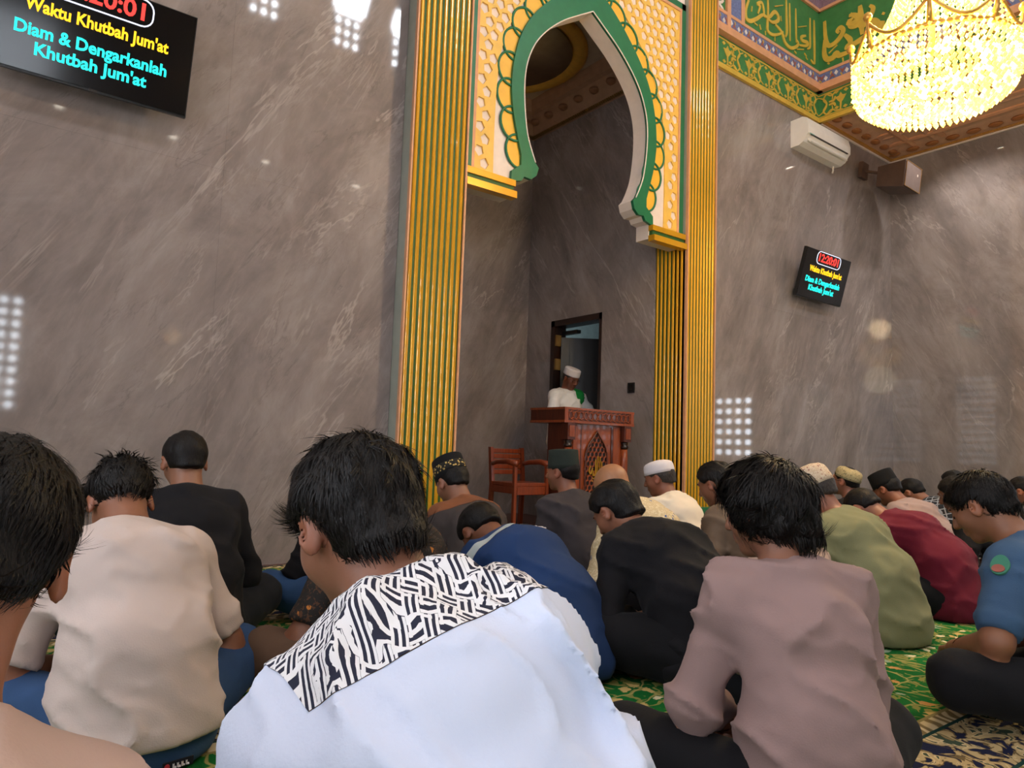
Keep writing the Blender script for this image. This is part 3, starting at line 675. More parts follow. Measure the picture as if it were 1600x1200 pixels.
# corner loudspeaker
sp = empty('loudspeaker', (9.03, 4.08, 4.16)); tag(sp, 'dark brown boxy loudspeaker hung in the upper right corner of the marble walls', 'loudspeaker')
M_SPK = plain('speaker_brown', '#5a4338', .5, 0, .08); sp.rotation_euler = (.12, 0, .05)
mb = MB(); mb.add([(-.22, -.17, 0), (.25, -.17, 0.02), (.22, .17, .05), (-.19, .17, .05), (-.22, -.17, .33), (.25, -.17, .33), (.22, .17, .30), (-.19, .17, .30)], [(0, 3, 2, 1), (4, 5, 6, 7), (0, 1, 5, 4), (1, 2, 6, 5), (2, 3, 7, 6), (3, 0, 4, 7)])
mb.build('cabinet', M_SPK, sp)
MB().box((-.2, -.185, .02), (.235, -.168, .315)).build('grille', plain('grille_grey', '#6b5a55', .6), sp)
mb = MB(); mb.tube([(-.21, -.185, .015), (.24, -.185, .02), (.24, -.185, .325), (-.21, -.185, .325)], .005, 6, True); mb.build('gold_edge', M_BRASS, sp)
MB().box((.12, -.19, .2), (.135, -.185, .23)).build('badge', M_WHITE, sp)
mb = MB(); mb.tube([(-.05, .16, .25), (-.1, .38, .3)], .02, 6).box((-.2, .36, .2), (-.03, .41, .4)); mb.build('bracket', M_SPK, sp)

# ceiling downlights
DLM = emis('downlight_lens', '#fff4e0', 14)
def downlight(x, y, label, e, z=ZC, kind='round ceiling downlights'):
    r = empty('ceiling_downlight', (x, y, z)); tag(r, label, 'downlight', kind)
    mb = MB(); mb.lathe([(.055, -.002), (.075, -.008), (.08, 0)], n=20, cap=False); mb.build('trim_ring', M_WHITE, r, True)
    mb = MB(); mb.lathe([(.055, -.003), (.001, -.004)], n=20); mb.build('lens', DLM, r)
    l = bpy.data.lights.new('downlight_beam', 'SPOT'); l.energy = e; l.spot_size = 2.4; l.spot_blend = .8; l.color = (1, .95, .88); l.shadow_soft_size = .06
    o = bpy.data.objects.new('downlight_beam', l); COL.objects.link(o); o.parent = r; o.location = (0, 0, -.02)
ORD = ['first', 'second', 'third', 'fourth', 'fifth', 'sixth']
for i, x in enumerate((.54, 1.9, 3.19, 4.67, 6.0, 7.3)): downlight(x, -1.65, 'ceiling downlight behind the camera, %s from the left of its row' % ORD[i], 45)
for i, y in enumerate((3.4, 1.9, .4, -1.0)): downlight(9.09, y, 'ceiling downlight over the right aisle, %s from the front wall' % ORD[i], 95)
for i, y in enumerate((3.4, 1.9, .4)): downlight(-.9, y, 'ceiling downlight over the left aisle, %s from the front wall' % ORD[i], 45)
downlight(3.2, 6.3, 'unseen downlight added to brighten the niche, near its back left corner', 14, 4.978, 'added niche downlights')  # this and the next are unseen lamps, added to lift the dark niche
downlight(3.2, 5.3, 'unseen downlight added to brighten the niche, behind the left foot of the arch', 14, 4.978, 'added niche downlights')

# ---------------------------------------------------------------- chandelier
CH = (4.27, 1.71, 2.84)
ch = empty('crystal_chandelier', CH); tag(ch, 'glowing gold and crystal basket chandelier hanging at the upper right', 'chandelier')
M_CRY = emis('emissive_crystal', '#ffd65c', 2.0); M_CRY2 = emis('emissive_crystal_bright', '#ffe38c', 2.4); M_BULB = emis('bulb', '#fff0b8', 12)  # crystals emit by themselves, standing in for bulb light caught in the glass
M_CHG = plain('chandelier_gold', '#e8b45c', .3, .5)
def bead(mb, p, r, h):
    x, y, z = p; mb.add([(x, y, z-h), (x+r, y, z), (x, y+r, z), (x-r, y, z), (x, y-r, z), (x, y, z+h)], [(0, 2, 1), (0, 3, 2), (0, 4, 3), (0, 1, 4), (5, 1, 2), (5, 2, 3), (5, 3, 4), (5, 4, 1)])
Rr = .41; ZR = .27
mb = MB(); mb.tube([(Rr*math.cos(a), Rr*math.sin(a), ZR) for a in np.linspace(0, 2*PI, 49)[:-1]], .016, 8, True); mb.build('rim_hoop', M_CHG, ch, True)
mb = MB(); mb.tube([(.15*math.cos(a), .15*math.sin(a), .95) for a in np.linspace(0, 2*PI, 25)[:-1]], .014, 8, True); mb.build('crown_hoop', M_CHG, ch, True)
mb = MB(); mb.tube([(0, 0, .3), (0, 0, 1.1), (0, 0, ZT-CH[2]-.02)], .014, 8); mb.build('hanging_rod', M_CHG, ch)
nf = 8; a0 = .35
for k in range(nf):
    a = a0+2*PI*k/nf
    mb = MB(); mb.tube([(Rr*math.cos(a), Rr*math.sin(a), ZR), (1.05*Rr*math.cos(a), 1.05*Rr*math.sin(a), ZR+.10), (1.06*Rr*math.cos(a), 1.06*Rr*math.sin(a), ZR+.16)], [.02, .012, .01], 8)
    mb.lathe([(.004, 0), (.02, .012), (.026, .03), (.02, .048), (.004, .06)], (1.06*Rr*math.cos(a), 1.06*Rr*math.sin(a), ZR+.16), 10); mb.build('finial', M_CHG, ch, True)
    pts = [(1.04*Rr*math.cos(a+t*2*PI/nf), 1.04*Rr*math.sin(a+t*2*PI/nf), ZR+.15-.13*math.sin(PI*t)) for t in np.linspace(0, 1, 13)]
    mb = MB(); mb.tube(pts, .010, 6); mb.build('swag', M_CHG, ch, True)
def curtain(name, mat, items):
    mb = MB()
    for p, r, h in items: bead(mb, p, r, h)
    o = mb.build(name, mat, ch); o['kind'] = 'stuff'
rg = random.Random(3); A = []; B = []
for k in range(72):          # side curtain hanging from the swags
    a = 2*PI*k/72; t = ((a-a0)/(2*PI/nf)) % 1; top = ZR+.15-.13*math.sin(PI*t)
    z = top
    while z > .10: (A if rg.random() < .6 else B).append(((1.03*Rr*math.cos(a), 1.03*Rr*math.sin(a), z), .0135, .016)); z -= .030
for ring, (rr, zz) in enumerate(((.40, .085), (.36, .05), (.315, .02), (.26, .0), (.2, -.015), (.14, -.025), (.07, -.03))):      # bowl of tiered drops
    m = max(6, int(2*PI*rr/.036))
    for k in range(m):
        a = 2*PI*(k+.5*(ring % 2))/m
        for q in range(3): (A if rg.random() < .55 else B).append(((rr*math.cos(a), rr*math.sin(a), zz+.05-q*.035), .014, .019))
for k in range(56):          # tent of bead chains up to the crown
    a = 2*PI*k/56
    for q in range(22):
        t = q/21; r_ = .15+(Rr-.17)*(t**2.2); z = .95-(.95-ZR-.02)*t
        (A if rg.random() < .8 else B).append(((r_*math.cos(a), r_*math.sin(a), z), .011, .018))
curtain('crystal_strands', M_CRY, A); curtain('crystal_drops', M_CRY2, B)
for k in range(10):
    a = 2*PI*k/10; mb = MB(); mb.lathe([(.004, 0), (.022, .02), (.026, .045), (.012, .085), (.002, .10)], (.26*math.cos(a), .26*math.sin(a), .17), 10); mb.build('bulb', M_BULB, ch, True)
l = bpy.data.lights.new('chandelier_glow', 'POINT'); l.energy = 45; l.color = (1, .8, .5); l.shadow_soft_size = .3; lo = bpy.data.objects.new('chandelier_glow', l); COL.objects.link(lo); lo.parent = ch; lo.location = (0, 0, -.35)
l = bpy.data.lights.new('chandelier_glow', 'POINT'); l.energy = 210; l.color = (1, .80, .52); l.shadow_soft_size = .2; lo = bpy.data.objects.new('chandelier_glow', l); COL.objects.link(lo); lo.parent = ch; lo.location = (0, 0, .75)

# ---------------------------------------------------------------- lectern
lec = empty('lectern', (4.565, 4.70, 0)); tag(lec, 'carved reddish teak pulpit lectern with pierced arch front and gold script', 'lectern')
def LB(nm, a, c, mat=M_WOOD, par=None): return MB().box(a, c).build(nm, mat, par or lec)
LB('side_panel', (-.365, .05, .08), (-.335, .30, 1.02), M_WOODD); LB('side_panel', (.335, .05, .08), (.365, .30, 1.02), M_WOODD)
fp = LB('front_panel', (-.335, .045, .08), (.335, .07, 1.02))
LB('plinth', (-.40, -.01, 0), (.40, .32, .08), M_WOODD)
for x in (-.2, .2): LB('stile', (x-.012-.05*(x > 0)*0, .035, .08), (x+.012, .045, 1.0), M_WOODD, lec)
for x in (-.25, .25): LB('pilaster', (x-.04, .032, .08), (x+.04, .046, 1.0))
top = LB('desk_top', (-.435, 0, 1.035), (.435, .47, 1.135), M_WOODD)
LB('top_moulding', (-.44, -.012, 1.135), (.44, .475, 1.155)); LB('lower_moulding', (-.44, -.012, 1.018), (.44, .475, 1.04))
# chain fret along the band
mb = MB()
for i in range(13):
    x = -.36+i*.06
    mb.tube([(x+.026*math.cos(a), -.006, 1.087+.034*math.sin(a)) for a in np.linspace(0, 2*PI, 9)[:-1]], .0045, 5, True)
    if i < 12:
        for s in (1, -1): mb.tube([(x+.02, -.006, 1.087+s*.026), (x+.04, -.006, 1.087+s*.026)], .0045, 5)
    for s in (1, -1): mb.tube([(x, -.006, 1.087+s*.034), (x+.03, -.006, 1.087+s*.045)], .004, 5)
mb.build('chain_fret', M_WOOD, lec)
LB('band_panel', (-.42, -.003, 1.045), (.42, .001, 1.13), M_WOODD); LB('band_end', (-.435, -.01, 1.04), (-.395, 0, 1.135)); LB('band_end', (.395, -.01, 1.04), (.435, 0, 1.135))
for sx in (-1, 1):
    x = sx*.355; y = .03
    col = empty('corner_column', (x, y, .08)); col.parent = lec
    mb = MB(); mb.lathe([(.032, .06), (.034, .2), (.034, .62), (.031, .72)], n=16); mb.build('shaft', M_WOOD, col, True)
    mb = MB(); mb.lathe([(.026, .72), (.038, .73), (.038, .75), (.028, .755), (.036, .77), (.036, .785), (.028, .79)], n=16); mb.build('collar', plain('column_collar', '#23100b', .3), col, True)
    MB().box((-.045, -.045, .79), (.045, .045, .94)).build('capital', M_WOODD, col); MB().box((-.03, -.052, .815), (.03, -.045, .915)).build('capital_panel', M_WOOD, col)
    MB().box((-.045, -.045, 0), (.045, .045, .06)).build('base_block', M_WOODD, col)
arch = [(-.135, .2), (-.135, .70), (-.125, .77), (-.1, .83), (-.05, .89), (0, .955)]; arch = [tuple(p) for p in smoothcurve(arch, 4)]
af = arch+[(-p[0], p[1]) for p in reversed(arch[:-1])]
FLc = lambda u, v, w: (u, .035-w, v)
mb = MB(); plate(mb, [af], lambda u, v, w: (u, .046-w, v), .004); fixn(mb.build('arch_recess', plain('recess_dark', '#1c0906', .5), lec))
mb = MB(); mb.tube([(p[0], .034, p[1]) for p in af], .008, 6, True); mb.build('arch_moulding', M_WOODD, lec, True)
mb = MB(); a = .05
for r_ in range(17):
    for c_ in range(-4, 5):
        x = c_*a+(a/2 if r_ % 2 else 0); z = .225+r_*a*.866
        if not inside([(p[0]*.97, p[1]) for p in af], (x, z)): continue
        mb.tube([(x+.024*math.cos(t), .037, z+.024*math.sin(t)) for t in np.linspace(PI/6, 2*PI+PI/6, 7)[:-1]], .0042, 4, True)
        for t in (PI/6, PI/2, 5*PI/6):
            q = (x+.05*math.cos(t+PI/6)*.6, z+.05*math.sin(t+PI/6)*.6)
            mb.tube([(x+.024*math.cos(t), .037, z+.024*math.sin(t)), (x+.03*math.cos(t), .037, z+.03*math.sin(t))], .004, 4)
mb.build('hexagon_lattice', M_WOOD, lec)
mb = MB()
for l_, w in (([(.04, .56), (.042, .72)], .014), ([(.012, .57), (.015, .73)], .014), ([(-.012, .70), (-.01, .58), (-.04, .555), (-.045, .6)], .015), ([(-.045, .62), (-.07, .57), (-.09, .6), (-.075, .64)], .014), ([(.065, .68), (.07, .6), (.09, .58)], .012), ([(-.05, .535), (-.03, .525), (0, .54), (.05, .53)], .012), ([(.0, .5), (.03, .49)], .012), ([(-.055, .51), (-.045, .50)], .018)):
    stroke(mb, l_, w, FLc, .006)
fixn(mb.build('gold_script', plain('script_gold', '#c8962e', .3, .5), lec))

# ---------------------------------------------------------------- arm chair behind the lectern
chr_ = empty('arm_chair', (3.96, 5.12, 0)); chr_.scale = (.8, .88, 1); tag(chr_, 'reddish wooden arm chair with slatted back beside the lectern', 'chair')
def CB(nm, a, c): o = MB().box(a, c).build(nm, M_WOODC, chr_); b = o.modifiers.new('bevel', 'BEVEL'); b.width = .006; b.segments = 2; return o
def CT(nm, pts, hx, hy):
    mb = MB()
    for a, b in zip(pts[:-1], pts[1:]):
        a = np.array(a); b = np.array(b); d = (b-a)/2; mb.obox((a+b)/2, (hx, 0, 0) if abs(d[0]) < 1e-6 else d, (0, hy, 0) if abs(d[1]) < abs(d[2]) or abs(d[1]) < 1e-6 else d, d if abs(d[2]) >= abs(d[1]) else (0, 0, hx))
    return mb.build(nm, M_WOODC, chr_)
for sx in (-1, 1):
    CT('rear_leg', [(sx*.22, .20, 0), (sx*.22, .17, .45), (sx*.22, .21, .78)], .02, .022)
    CB('front_leg', (sx*.225-.02, -.24, 0), (sx*.225+.02, -.2, .63))
    mb = MB(); mb.tube([(sx*.225, -.25, .64), (sx*.235, -.1, .66), (sx*.23, .08, .65), (sx*.22, .19, .63)], [.028, .026, .022, .02], 8); mb.build('armrest', M_WOODC, chr_, True)
    CB('side_rail', (sx*.22-.015, -.2, .38), (sx*.22+.015, .17, .44))
CB('front_rail', (-.2, -.235, .37), (.2, -.205, .44)); CB('back_rail', (-.2, .155, .38), (.2, .18, .44)); CB('seat', (-.235, -.23, .44), (.235, .19, .475))
for i in range(5): CB('back_slat', (-.2, .185+i*.004, .535+i*.048), (.2, .205+i*.004, .535+i*.048+.041))

# ================================================================ people
f32 = np.float32
def V3(*a): return np.array(a, dtype=np.float64)
def unit(v): return v/(np.linalg.norm(v)+1e-12)
def smin(a, b, k):
    h = np.clip(.5+.5*(b-a)/k, 0, 1); return b+(a-b)*h-k*h*(1-h)
def smax(a, b, k): return -smin(-a, -b, k)
def p_cap(P, a, b, ra, rb):
    a = a.astype(f32); ab = (b-a).astype(f32); t = np.clip(((P-a)@ab)/(ab@ab+1e-9), 0, 1)
    q = P-a-t[:, None]*ab; return np.sqrt((q*q).sum(1))-(ra+(rb-ra)*t)
def p_ecap(P, a, b, lat, ra, rb):
    a = a.astype(f32); ab = (b-a).astype(f32); lat = lat.astype(f32); t = np.clip(((P-a)@ab)/(ab@ab+1e-9), 0, 1)
    q = P-a-t[:, None]*ab; l = q@lat; r2 = np.maximum((q*q).sum(1)-l*l, 0)
    rx = ra[0]+(rb[0]-ra[0])*t; ry = ra[1]+(rb[1]-ra[1])*t
    k0 = np.sqrt((l/rx)**2+r2/(ry*ry))+1e-6; k1 = np.sqrt((l/(rx*rx))**2+r2/ry**4)+1e-6
    return k0*(k0-1)/k1
def p_ell(P, c, R, r):
    q = (P-c.astype(f32))@R.astype(f32); r = np.asarray(r, f32)
    k0 = np.sqrt(((q/r)**2).sum(1))+1e-6; k1 = np.sqrt(((q/(r*r))**2).sum(1))+1e-6
    return k0*(k0-1)/k1
def vnoise(P, seed=0):
    i = np.floor(P).astype(np.int64); f = (P-i).astype(f32); f = f*f*(3-2*f)
    def h(dx, dy, dz):
        n = (i[:, 0]+dx)*73856093 ^ (i[:, 1]+dy)*19349663 ^ (i[:, 2]+dz)*83492791 ^ (seed*2654435761)
        n = (n ^ (n >> 13))*1274126177; n = n ^ (n >> 16); return ((n & 0xffff)/65535.).astype(f32)
    x, y, z = f[:, 0], f[:, 1], f[:, 2]
    a = h(0, 0, 0)*(1-x)+h(1, 0, 0)*x; b = h(0, 1, 0)*(1-x)+h(1, 1, 0)*x; c = h(0, 0, 1)*(1-x)+h(1, 0, 1)*x; d = h(0, 1, 1)*(1-x)+h(1, 1, 1)*x
    return (a*(1-y)+b*y)*(1-z)+(c*(1-y)+d*y)*z
def run(prims, P):
    d = np.full(len(P), 9., f32)
    for pr in prims:
        t, k, a = pr[0], pr[1], pr[2:]
        if t == 'l': ce, R = a[0], max(a[2])
        else:
            ce = (a[0]+a[1])/2; R = np.linalg.norm(a[1]-a[0])/2+(max(a[2], a[3]) if t == 'c' else max(max(a[3]), max(a[4])))
        q = P-ce.astype(f32); lb = np.sqrt(np.einsum('ij,ij->i', q, q))-R
        ix = np.flatnonzero(lb < d+k)
        if not len(ix): continue
        Q = P[ix]
        v = p_cap(Q, *a) if t == 'c' else p_ecap(Q, *a) if t == 'e' else p_ell(Q, *a)
        d[ix] = smin(d[ix], v, k)
    return d
def bounds(prims, pad):
    lo = np.full(3, 9.); hi = -lo
    for pr in prims:
        t, a = pr[0], pr[2:]
        if t == 'c': pts = [a[0], a[1]]; r = max(a[2], a[3])
        elif t == 'e': pts = [a[0], a[1]]; r = max(max(a[3]), max(a[4]))
        else: pts = [a[0]]; r = max(a[2])
        for p in pts: lo = np.minimum(lo, p-r); hi = np.maximum(hi, p+r)
    return lo-pad, hi+pad
def polygonise(fn, lo, hi, h):
    nc = np.ceil((hi-lo)/(4*h)).astype(int)+1; hc = 4*h
    gx = [lo[i]+hc*(np.arange(nc[i])+.5)-h*.5 for i in range(3)]
    C = np.stack(np.meshgrid(*gx, indexing='ij'), -1).reshape(-1, 3).astype(f32)
    vc = fn(C).reshape(nc)
    v = np.repeat(np.repeat(np.repeat(vc, 4, 0), 4, 1), 4, 2).astype(f32)
    m = np.abs(v) < hc*1.3
    idx = np.argwhere(m)
    v[m] = fn((lo+idx*h).astype(f32))
    s = v < 0
    c8 = [(0, 0, 0), (1, 0, 0), (0, 1, 0), (1, 1, 0), (0, 0, 1), (1, 0, 1), (0, 1, 1), (1, 1, 1)]
    n = np.array(v.shape)-1
    cnt = sum(s[a:a+n[0], b:b+n[1], c:c+n[2]].astype(np.int8) for a, b, c in c8)
    act = (cnt > 0) & (cnt < 8); cells = np.argwhere(act)
    cv = np.stack([v[cells[:, 0]+a, cells[:, 1]+b, cells[:, 2]+c] for a, b, c in c8], 1)
    acc = np.zeros((len(cells), 3)); num = np.zeros(len(cells))
    off = np.array(c8, float)
    for a, b in ((0, 1), (2, 3), (4, 5), (6, 7), (0, 2), (1, 3), (4, 6), (5, 7), (0, 4), (1, 5), (2, 6), (3, 7)):
        va, vb = cv[:, a], cv[:, b]; x = (va < 0) != (vb < 0)
        t = np.where(x, va/np.where(x, va-vb, 1), 0)
        acc += x[:, None]*(off[a]+t[:, None]*(off[b]-off[a])); num += x
    vert = lo+(cells+acc/num[:, None])*h
    idm = np.full(tuple(n), -1, np.int64); idm[act] = np.arange(len(cells))
    quads = []
    for ax in range(3):
        a = [slice(None)]*3; b = [slice(None)]*3; a[ax] = slice(0, -1); b[ax] = slice(1, None)
        sa, sb = s[tuple(a)], s[tuple(b)]; e = np.argwhere(sa != sb)
        u, w = [(1, 2), (2, 0), (0, 1)][ax]
        e = e[(e[:, u] > 0) & (e[:, w] > 0) & (e[:, u] < n[u]) & (e[:, w] < n[w])]
        if not len(e): continue
        fl_ = sa[tuple(e.T)]
        q = []
        for du, dw in ((1, 1), (0, 1), (0, 0), (1, 0)):
            c = e.copy(); c[:, u] -= du; c[:, w] -= dw; q.append(idm[tuple(c.T)])
        q = np.stack(q, 1); q[~fl_] = q[~fl_][:, ::-1]
        quads.append(q[(q >= 0).all(1)])
    return vert, np.concatenate(quads)
def to_mesh(name, vert, quads, mat, parent=None, attr=None):
    used = np.unique(quads); rm = np.full(len(vert), -1); rm[used] = np.arange(len(used)); vert = vert[used]; quads = rm[quads]
    me = bpy.data.meshes.new(name); me.vertices.add(len(vert)); me.vertices.foreach_set('co', vert.astype(f32).ravel())
    me.loops.add(quads.size); me.loops.foreach_set('vertex_index', quads.astype(np.int32).ravel())
    me.polygons.add(len(quads)); me.polygons.foreach_set('loop_start', np.arange(0, quads.size, 4, dtype=np.int32)); me.polygons.foreach_set('loop_total', np.full(len(quads), 4, np.int32))
    me.polygons.foreach_set('use_smooth', np.ones(len(quads), bool)); me.update()
    if attr is not None:
        c = attr(vert.astype(f32)); at_ = me.color_attributes.new('Col', 'FLOAT_COLOR', 'POINT'); at_.data.foreach_set('color', np.concatenate([c, np.ones((len(c), 1))], 1).astype(f32).ravel())
    return link(name, me, mat, parent)
def rot(axis, a): return np.array(Matrix.Rotation(a, 3, axis))

M_SKIN = None
def skinmat():
    m, nt, b = newmat('skin'); a = N(nt, 'ShaderNodeVertexColor'); a.layer_name = 'Col'
    n = noise(nt, coords(nt), 60, 3); L(nt, mix(nt, math_(nt, 'MULTIPLY', n, .25), a.outputs[0], (.12, .05, .03, 1)), b.inputs['Base Color'])
    b.inputs['Roughness'].default_value = .5; b.inputs['Subsurface Weight'].default_value = .08; b.inputs['Subsurface Radius'].default_value = (.01, .004, .002)
    bump(nt, b, noise(nt, coords(nt), 350, 2), .15, .001); return m
M_SKIN = skinmat()
def hairmat(name, c):
    m, nt, b = newmat(name)
    n = noise(nt, coords(nt, scale=(1, 1, .25)), 260, 2); c0 = lin(c)
    L(nt, ramp(nt, n, [(.3, tuple(x*.5 for x in c0[:3])+(1,)), (.75, tuple(x*1.8 for x in c0[:3])+(1,))]), b.inputs['Base Color'])
    b.inputs['Roughness'].default_value = .5; b.inputs['Specular IOR Level'].default_value = .2
    bump(nt, b, n, .6, .003); return m
M_HAIR = hairmat('black_hair', '#130f0e'); M_HAIRG = hairmat('greying_hair', '#3a3431')
def fabric(name, c, rough=.85, vary=.05, weave=260, spec=.25):
    if name in MATS: return MATS[name]
    m, nt, b = newmat(name); c = lin(c)
    n = noise(nt, coords(nt), 5, 3)
    L(nt, ramp(nt, n, [(.3, tuple(x*(1-vary) for x in c[:3])+(1,)), (.7, tuple(min(1, x*(1+vary)) for x in c[:3])+(1,))]), b.inputs['Base Color'])
    b.inputs['Roughness'].default_value = rough; b.inputs['Specular IOR Level'].default_value = spec; b.inputs['Sheen Weight'].default_value = .02
    bump(nt, b, noise(nt, coords(nt), weave, 2), .25, .002); return m
def print_fret(name, bg, fg, sc, rz):
    m, nt, b = newmat(name)
    mp = coords(nt, scale=(sc, sc*.9, sc*.9)); sep = N(nt, 'ShaderNodeSeparateXYZ'); L(nt, mp, sep.inputs[0])
    u = math_(nt, 'ADD', math_(nt, 'MULTIPLY', sep.outputs[0], math.cos(rz)), math_(nt, 'MULTIPLY', math_(nt, 'SUBTRACT', sep.outputs[2], sep.outputs[1]), math.sin(rz)))
    v = math_(nt, 'SUBTRACT', math_(nt, 'MULTIPLY', math_(nt, 'SUBTRACT', sep.outputs[2], sep.outputs[1]), math.cos(rz)), math_(nt, 'MULTIPLY', sep.outputs[0], math.sin(rz)))
    fl = lambda q: math_(nt, 'FLOOR', q); fr = lambda q: math_(nt, 'FRACT', q)
    par = math_(nt, 'PINGPONG', math_(nt, 'ADD', fl(u), fl(v)), 1)
    fu, fv = fr(u), fr(v)
    w = math_(nt, 'ADD', math_(nt, 'MULTIPLY', fu, par), math_(nt, 'MULTIPLY', fv, math_(nt, 'SUBTRACT', 1, par)))
    w2 = math_(nt, 'ADD', math_(nt, 'MULTIPLY', fv, par), math_(nt, 'MULTIPLY', fu, math_(nt, 'SUBTRACT', 1, par)))
    st = math_(nt, 'LESS_THAN', math_(nt, 'FRACT', math_(nt, 'MULTIPLY', w, 2.5)), .46)
    hook = math_(nt, 'MULTIPLY', math_(nt, 'LESS_THAN', math_(nt, 'ABSOLUTE', math_(nt, 'SUBTRACT', w2, .16)), .1), math_(nt, 'LESS_THAN', math_(nt, 'ABSOLUTE', math_(nt, 'SUBTRACT', w, .3)), .32))
    f = math_(nt, 'MAXIMUM', st, hook)
    L(nt, mix(nt, f, lin(bg), lin(fg)), b.inputs['Base Color']); b.inputs['Roughness'].default_value = .8; return m
def print_floral(name, bg, fg, sc, fg2=None, th=.33):
    m, nt, b = newmat(name); P = coords(nt)
    v = N(nt, 'ShaderNodeTexVoronoi'); v.inputs['Scale'].default_value = sc; L(nt, P, v.inputs['Vector'])
    d = math_(nt, 'ADD', v.outputs['Distance'], math_(nt, 'MULTIPLY', noise(nt, P, sc*4, 2), .35))
    c = mix(nt, ramp(nt, d, [(th, 1.), (th+.05, 0.)]), lin(bg), lin(fg))
    if fg2: c = mix(nt, ramp(nt, noise(nt, P, sc*2.2, 2, .5, 2), [(.56, 0.), (.6, 1.)]), c, lin(fg2))
    L(nt, c, b.inputs['Base Color']); b.inputs['Roughness'].default_value = .85; return m
def print_plaid(name, bg, fg, sc):
    m, nt, b = newmat(name); sep = N(nt, 'ShaderNodeSeparateXYZ'); L(nt, coords(nt, scale=(sc, sc, sc), rot=(.3, 0, 0)), sep.inputs[0])
    ls = [math_(nt, 'LESS_THAN', math_(nt, 'FRACT', sep.outputs[i]), .16) for i in (0, 1, 2)]
    f = math_(nt, 'MAXIMUM', ls[0], math_(nt, 'MAXIMUM', ls[1], ls[2])); L(nt, mix(nt, math_(nt, 'MULTIPLY', f, .6), lin(bg), lin(fg)), b.inputs['Base Color']); b.inputs['Roughness'].default_value = .85; return m

def pose(s):
    """joint positions in the person's own frame: +Y ahead, +X to his right, Z up"""
    sc = s.setdefault('scale', .96); lean = s['lean']; hun = s.get('hunch', .35); roll = s.get('roll', 0.); pz = s.get('pelvis', .105)
    tw = s.get('twist', 0.)
    J = {}; R2 = rot('Z', tw)
    a = [lean*.55, lean+.3*hun, lean+hun]
    ln = [.17, .19, .15]; p = V3(0, 0, pz); J['pel'] = p
    dirs = []
    for ang, l in zip(a, ln):
        d = R2@V3(math.sin(roll), math.sin(ang), math.cos(ang)); d = unit(d); p = p+d*l; dirs.append(d); J['s%d' % len(dirs)] = p
    C7 = p; up = dirs[2]; lat = unit(R2@V3(math.cos(roll), 0, -math.sin(roll))); lat = unit(lat-up*(lat@up)); fw = unit(np.cross(up, lat)); 
    J['C7'] = C7; J['lat'] = lat; J['up'] = up; J['fw'] = fw
    hp, hy, hr = s.get('hpitch', .5), s.get('hyaw', 0.), s.get('hroll', 0.)
    na = (a[2]+hp)/2*.8; nd = unit(R2@V3(math.sin(roll*.5), math.sin(na), math.cos(na)))
    J['sk'] = C7+nd*.098+fw*.012
    HR = rot('Z', hy+tw)@rot('X', -hp)@rot('Y', hr); J['HR'] = HR
    J['head'] = J['sk']+HR@V3(0, .022, .062)
    shw = s.get('shw', .148)
    for sd, nm in ((-1, 'L'), (1, 'R')):
        J['sh'+nm] = C7-up*.055+fw*.025+lat*sd*shw
        tgt = s.get('hand'+nm)
        if tgt is None: tgt = V3(sd*.06, .31, .17)
        tgt = np.array(tgt, float); v = tgt-J['sh'+nm]; dist = np.linalg.norm(v); l1, l2 = .275, .245
        if dist > (l1+l2)*.985: tgt = J['sh'+nm]+v/dist*(l1+l2)*.985; v = tgt-J['sh'+nm]; dist = np.linalg.norm(v)
        dist = max(dist, .12)
        ca = (l1*l1+dist*dist-l2*l2)/(2*l1*dist); ca = max(-1, min(1, ca)); pole = np.array(s.get('pole'+nm, (sd*.8, -.35, -.5)), float)
        dv = unit(v); pp = unit(pole-dv*(pole@dv)); J['el'+nm] = J['sh'+nm]+dv*l1*ca+pp*l1*math.sqrt(1-ca*ca); J['wr'+nm] = tgt
        hd = unit(s.get('hdir'+nm, V3(-sd*.75, .45, -.25)) if not isinstance(s.get('hdir'+nm), tuple) else V3(*s['hdir'+nm])); J['hd'+nm] = hd
    st = s.get('legs', 'cross')
    for sd, nm in ((-1, 'L'), (1, 'R')):
        hip = V3(sd*.09, .02, pz)
        if st == 'cross':
            k = s.get('kneeout', .34); kz = s.get('kneez', .15); kn = V3(sd*k, .27, kz); fy = .40 if (sd < 0) == (s.get('legtop', 'L') == 'L') else .29
            an = V3(-sd*.03, fy, .065); to = V3(-sd*.19, fy-.05, .04); sole = unit(V3(-sd*.1, .6, .5))
        elif st == 'kneel': kn = V3(sd*.17, .40, .10); an = V3(sd*.10, .02, .05); to = V3(sd*.04, -.16, .03); sole = V3(0, 0, -1)
        elif st == 'raise' and sd == s.get('raised', -1): kn = V3(sd*.22, .30, .42); an = V3(sd*.2, .32, .07); to = V3(sd*.22, .52, .04); sole = V3(0, 0, -1)
        elif st == 'stand': kn = V3(sd*.10, .03, .48); an = V3(sd*.10, 0, .08); to = V3(sd*.12, .17, .03); sole = V3(0, 0, -1)
        else: kn = V3(sd*.34, .27, .13); an = V3(-sd*.03, .33, .065); to = V3(-sd*.19, .28, .04); sole = unit(V3(-sd*.1, .6, .5))
        J['hip'+nm], J['kn'+nm], J['an'+nm], J['to'+nm], J['so'+nm] = hip, kn, an, to, sole
    return J
